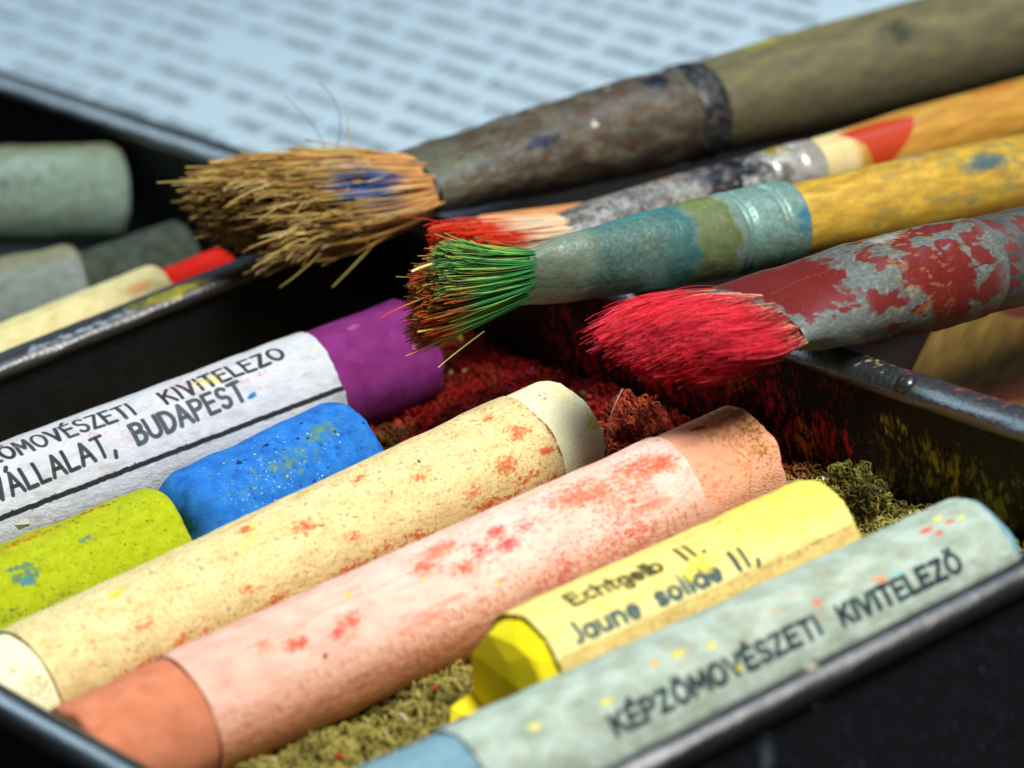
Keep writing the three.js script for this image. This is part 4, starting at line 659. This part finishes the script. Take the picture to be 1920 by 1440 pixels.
{ // crimson brush
  const f = frame(V(84.6, 6.8, 79.6), V(111.4, 2.5, 79.6));
  const o = thing('paint_brush', 'flat paint brush with soft crimson bristles and a red splashed grey ferrule', 'paint brush', [84.6, 3, 79.6]);
  const k0 = [0, 8.6, 2.6, 0];
  sheath('ferrule', f, [...lip(k0), ...interp([k0, [7, 8.0, 3.9], [16, 6.6, 5.2], [25, 5.5, 5.5], [30, 5.3, 5.3], [31, 5.1, 5.1]], 60)], 13, (s, d, x, y) => {
    const v = fbm(x * 0.35, y * 0.35, 4), w = fbm(x * 1.1, y * 1.1, 4), e = s + 1.5 * v, dd = d + 22 * v;
    let c = mixc([126, 134, 128], [92, 100, 98], clamp(0.5 + w)); c = mixc(c, [170, 182, 180], clamp(fbm(x * 0.4 + 70, y * 0.4, 3) * 1.6 - 0.3) * 0.7);
    const p1 = sm(0.6, 1.0, e) * (1 - sm(9.6, 10.4, e + (dd > 30 ? 2 : 0))) * sm(-62, -56, dd) * (1 - sm(58, 64, dd));
    const p2 = sm(16, 17.5, e - (dd - 60) * 0.06) * (1 - sm(25, 26, e)) * sm(30, 38, dd);
    const p3 = sm(0.0, 0.16, fbm(x * 0.17 + 60, y * 0.2 + 3, 3)) * sm(8, 11, s) * (1 - sm(28, 31, s));
    c = mixc(c, [124, 32, 30], clamp(Math.max(p1, p2, p3 * 0.9)) * 0.94);
    const y1 = sm(0.22, 0.34, fbm(x * 0.3 + 9, y * 0.4 + 30, 3)) * sm(12, 15, s) * (1 - sm(22, 24, s)); c = mixc(c, [176, 154, 84], y1 * 0.45);
    return [c[0] + 10 * w, c[1] + 8 * w, c[2] + 8 * w];
  }, (ctx, h) => { reseed(111); ctx.strokeStyle = rgba([190, 100, 90], 0.6); ctx.lineWidth = 0.1; ctx.beginPath(); ctx.moveTo(2, h(12)); ctx.lineTo(9, h(14)); ctx.stroke(); scatter(ctx, 30, 10, 260, [[220, 150, 140], [210, 220, 214]], 0.6, 0.02, 0.1); ctx.save(); ctx.translate(0, -6); scatter(ctx, 30, 14, 160, [[210, 130, 120], [60, 60, 60]], 0.5, 0.03, 0.12); ctx.restore(); for (let i = 0; i < 110; i++) blot(ctx, rr(16, 22), h(rr(-40, 10)), rr(0.06, 0.2), [206, 170, 110], 0.5, 4, 1.2 + gauss() * 0.3); dust(ctx, 18, h(-2), 1.6, 1.0, 40, [176, 190, 196], 0.5, 0.2, 0.5); }, o, { roughness: 0.38, metalness: 0.25, clearcoat: 0.25, clearcoatRoughness: 0.35, bumpMap: rep(metalBump, 2, 1), bumpScale: 0.00005 }, { wob: 0.008, chip: (ph, s) => (s < 9 ? -2.2 * (0.5 - 0.5 * Math.sin(ph)) * (1 - Math.max(0, s) / 9) : 0) });
  sheath('handle', f, [...interp([[30.6, 4.9, 4.9], [32, 5.1, 5.1], [50, 5.2, 5.2], [90, 4.6, 4.6], [124, 3.0, 3.0]], 40), ...handleEnd(124, 3)], 9, (s, d, x, y) => { const v = fbm(x * 0.25, y * 0.4, 5); let c = mixc([66, 70, 72], [88, 92, 88], clamp(0.5 + v)); return mixc(c, [110, 36, 34], sm(0.15, 0.25, fbm(x * 0.3 + 4, y * 0.3, 3)) * (1 - sm(36, 42, s)) * 0.8); }, null, o, { roughness: 0.4, clearcoat: 0.3, clearcoatRoughness: 0.3 });
  reseed(113);
  const reds = [[246, 52, 74], [236, 36, 58], [250, 84, 98], [220, 24, 44], [248, 60, 76]];
  part('bristles', tuft(f, 12000, { a: k0[1], b: k0[2], ma: 8.8, mb: 2.9, ta: 7.8, tb: 2.6, r: 0.045, taper: 0.45, spread: 0.12, clump: 0.46, bend: 0.4, ragged: 0.34, stray: 0.2, strayBy: 0.8, len: (m, k) => 14.4 - 3.4 * (m + 1) / 2 - 1.6 * Math.abs(k) - 1.5 * m * m + 1.6 * n2(m * 5, k * 5 + 20), lift: (m, k) => [-0.9 + 0.5 * m + 1.6 * Math.max(0, m) + 0.8 * n2(m * 4, 7), 0.1], color: (m, k, q) => { const d = 0.72 + 0.4 * (0.5 + 0.5 * n2(m * 7, k * 7)), c = reds[Math.floor(q * 5)].map((x) => Math.min(255, x * d)), p = q < 0.4 ? [232, 186, 156] : [160, 52, 48]; return two(p, c, 0.1 + 0.22 * q, 0.42 + 0.3 * q); } }), matteHair, o, { kind: 'stuff' });
}
{ // thin tan stick between the two rear brushes
  const f = frame(V(92.5, 1.6, 22.5), V(150, -9.5, 30));
  const o = thing('wooden_stick', 'thin tan wooden stick lying under the largest brush', 'stick', [92.5, 0, 22.5]);
  sheath('shaft', f, [{ s: 0, a: 0.001 }, { s: 0, a: 1.2 }, { s: 0.3, a: 1.5 }, ...span(0.6, 60, 1.7, 30), { s: 60.2, a: 0.001 }], 8, (s, d, x, y) => { const v = fbm(x * 0.15, y * 1.2, 4); return [206 + 20 * v, 142 + 20 * v, 86 + 16 * v]; }, null, o, { roughness: 0.6 });
}

// ================================================================ book and board behind the box
{
  const ang = 0.1, cx = 206, cz = -183, top = -16.4;
  const o = thing('open_book', 'open white book page with blurred lines of dark print behind the paint box', 'book', [cx, -21.2, cz]);
  const pageW = 206, pageH = 300; // along x, along z
  const t = tex(pageH, pageW, 6.6, (x, y) => { const v = fbm(x * 0.03, y * 0.03, 3) * 3; return [190 + v, 211 + v, 224 + v]; }, (ctx) => {
    reseed(121);
    for (let row = 0; row < 33; row++) {
      const y = 8 + row * 6.0; let x = 120 - row * 1.3;
      while (x < pageH - 12) {
        const n = 2 + Math.floor(rnd() * 11), w = n * 1.75;
        if (rnd() < 0.96) for (let i = 0; i < n; i++) { ctx.fillStyle = rgba([26, 38, 48], 0.92); const X = x + i * 1.75; ctx.fillRect(X, y - rr(1.9, 2.2), 0.42, 2.1); if (rnd() < 0.7) ctx.fillRect(X + 0.8, y - 2, 0.4, 2); if (rnd() < 0.6) ctx.fillRect(X, y - 2, 1.1, 0.34); if (rnd() < 0.5) ctx.fillRect(X, y - 0.34, 1.1, 0.34); if (rnd() < 0.25) ctx.fillRect(X, y - 3.1, 0.42, 1.3); }
        x += w + rr(1.8, 3.2);
      }
    }
  });
  const g = new THREE.BoxGeometry(pageW, 4.6, pageH, 40, 1, 40), p = g.attributes.position, u = g.attributes.uv;
  for (let i = 0; i < p.count; i++) { const x = p.getX(i), y = p.getY(i), z = p.getZ(i); u.setXY(i, (z + pageH / 2) / pageH, (x + pageW / 2) / pageW); { const q = Math.max(0, 96 - z) / 100; p.setY(i, (y > 0 ? y : y + 0.0) + (y > 0 ? -Math.min(4.2, 1.5 * q * q) : 0)); } }
  g.rotateY(-ang * 0.5).translate(cx + 4, top - 2.3, cz); g.computeVertexNormals();
  part('page_block', g, std({ map: t, roughness: 0.85 }), o);
  part('cover', new THREE.BoxGeometry(pageW + 4, 0.8, pageH + 6).rotateY(-ang * 0.5).translate(cx + 4, -20.75, cz), std({ color: new THREE.Color(0.03, 0.04, 0.07), roughness: 0.6 }), o);
}
{
  const o = thing('wooden_board', 'ochre brown wooden board stained dark red beyond the rivet', 'board', [142, -21.2, 98]);
  const t = tex(60, 80, 8, (x, y) => { const v = fbm(x * 0.08, y * 0.5, 5), r = sm(0.0, 0.3, fbm(x * 0.06 + 8, y * 0.06, 3)); return mixc([104 + 26 * v, 80 + 22 * v, 28 + 14 * v], [74, 22, 14], r * 0.85); });
  const g = new THREE.BoxGeometry(70, 5, 86); const u = g.attributes.uv; void u;
  g.rotateY(0.62).translate(163, -18.6, 84);
  part('plank', g, std({ map: t, roughness: 0.6 }), o);
}
// ================================================================ crumbs
function crumb(name, label, cat, at, r, c, seedN, n = 16, extra = {}) {
  reseed(seedN); const pts = []; for (let i = 0; i < n; i++) pts.push(V(gauss() * r[0], gauss() * r[1], gauss() * r[2]));
  const o = thing(name, label, cat, [at[0], at[1] - r[1], at[2]]);
  part('flake', new ConvexGeometry(pts).translate(...at), std({ color: new THREE.Color(...lin(c)), roughness: 0.7, flatShading: true, ...extra }), o);
}
crumb('pastel_crumb', 'small olive grey crumb stuck on the white label above the yellow green stick', 'crumb', [23.6, -4.2, 35.2], [0.8, 0.3, 0.6], [190, 188, 166], 131, 30);
crumb('paint_flake', 'pale paint flake stuck on the front rim under the lettering', 'paint flake', [46.3, 0.0, 131.0], [0.8, 0.35, 0.5], [176, 176, 150], 132, 14);

crumb('pastel_crumb', 'tiny blue crumb behind the far end of the ivory stick', 'crumb', [70.5, -3.2, 54.6], [0.7, 0.5, 0.6], [40, 70, 190], 133, 12);
{
  const o = thing('loose_bristle', 'pale curled hair standing at the ivory tip beside the rust foam', 'bristle', [78, -8, 62.5]);
  part('hair', hairGeo([{ p0: V(76.5, -9.5, 63.5), p1: V(77.2, -5.5, 63.0), p2: V(81.5, -4.2, 61.0), r0: 0.14, r1: 0.08, col: two([200, 150, 130], [220, 190, 160]) }]), matteHair, o);
}

renderer.render(scene, camera);
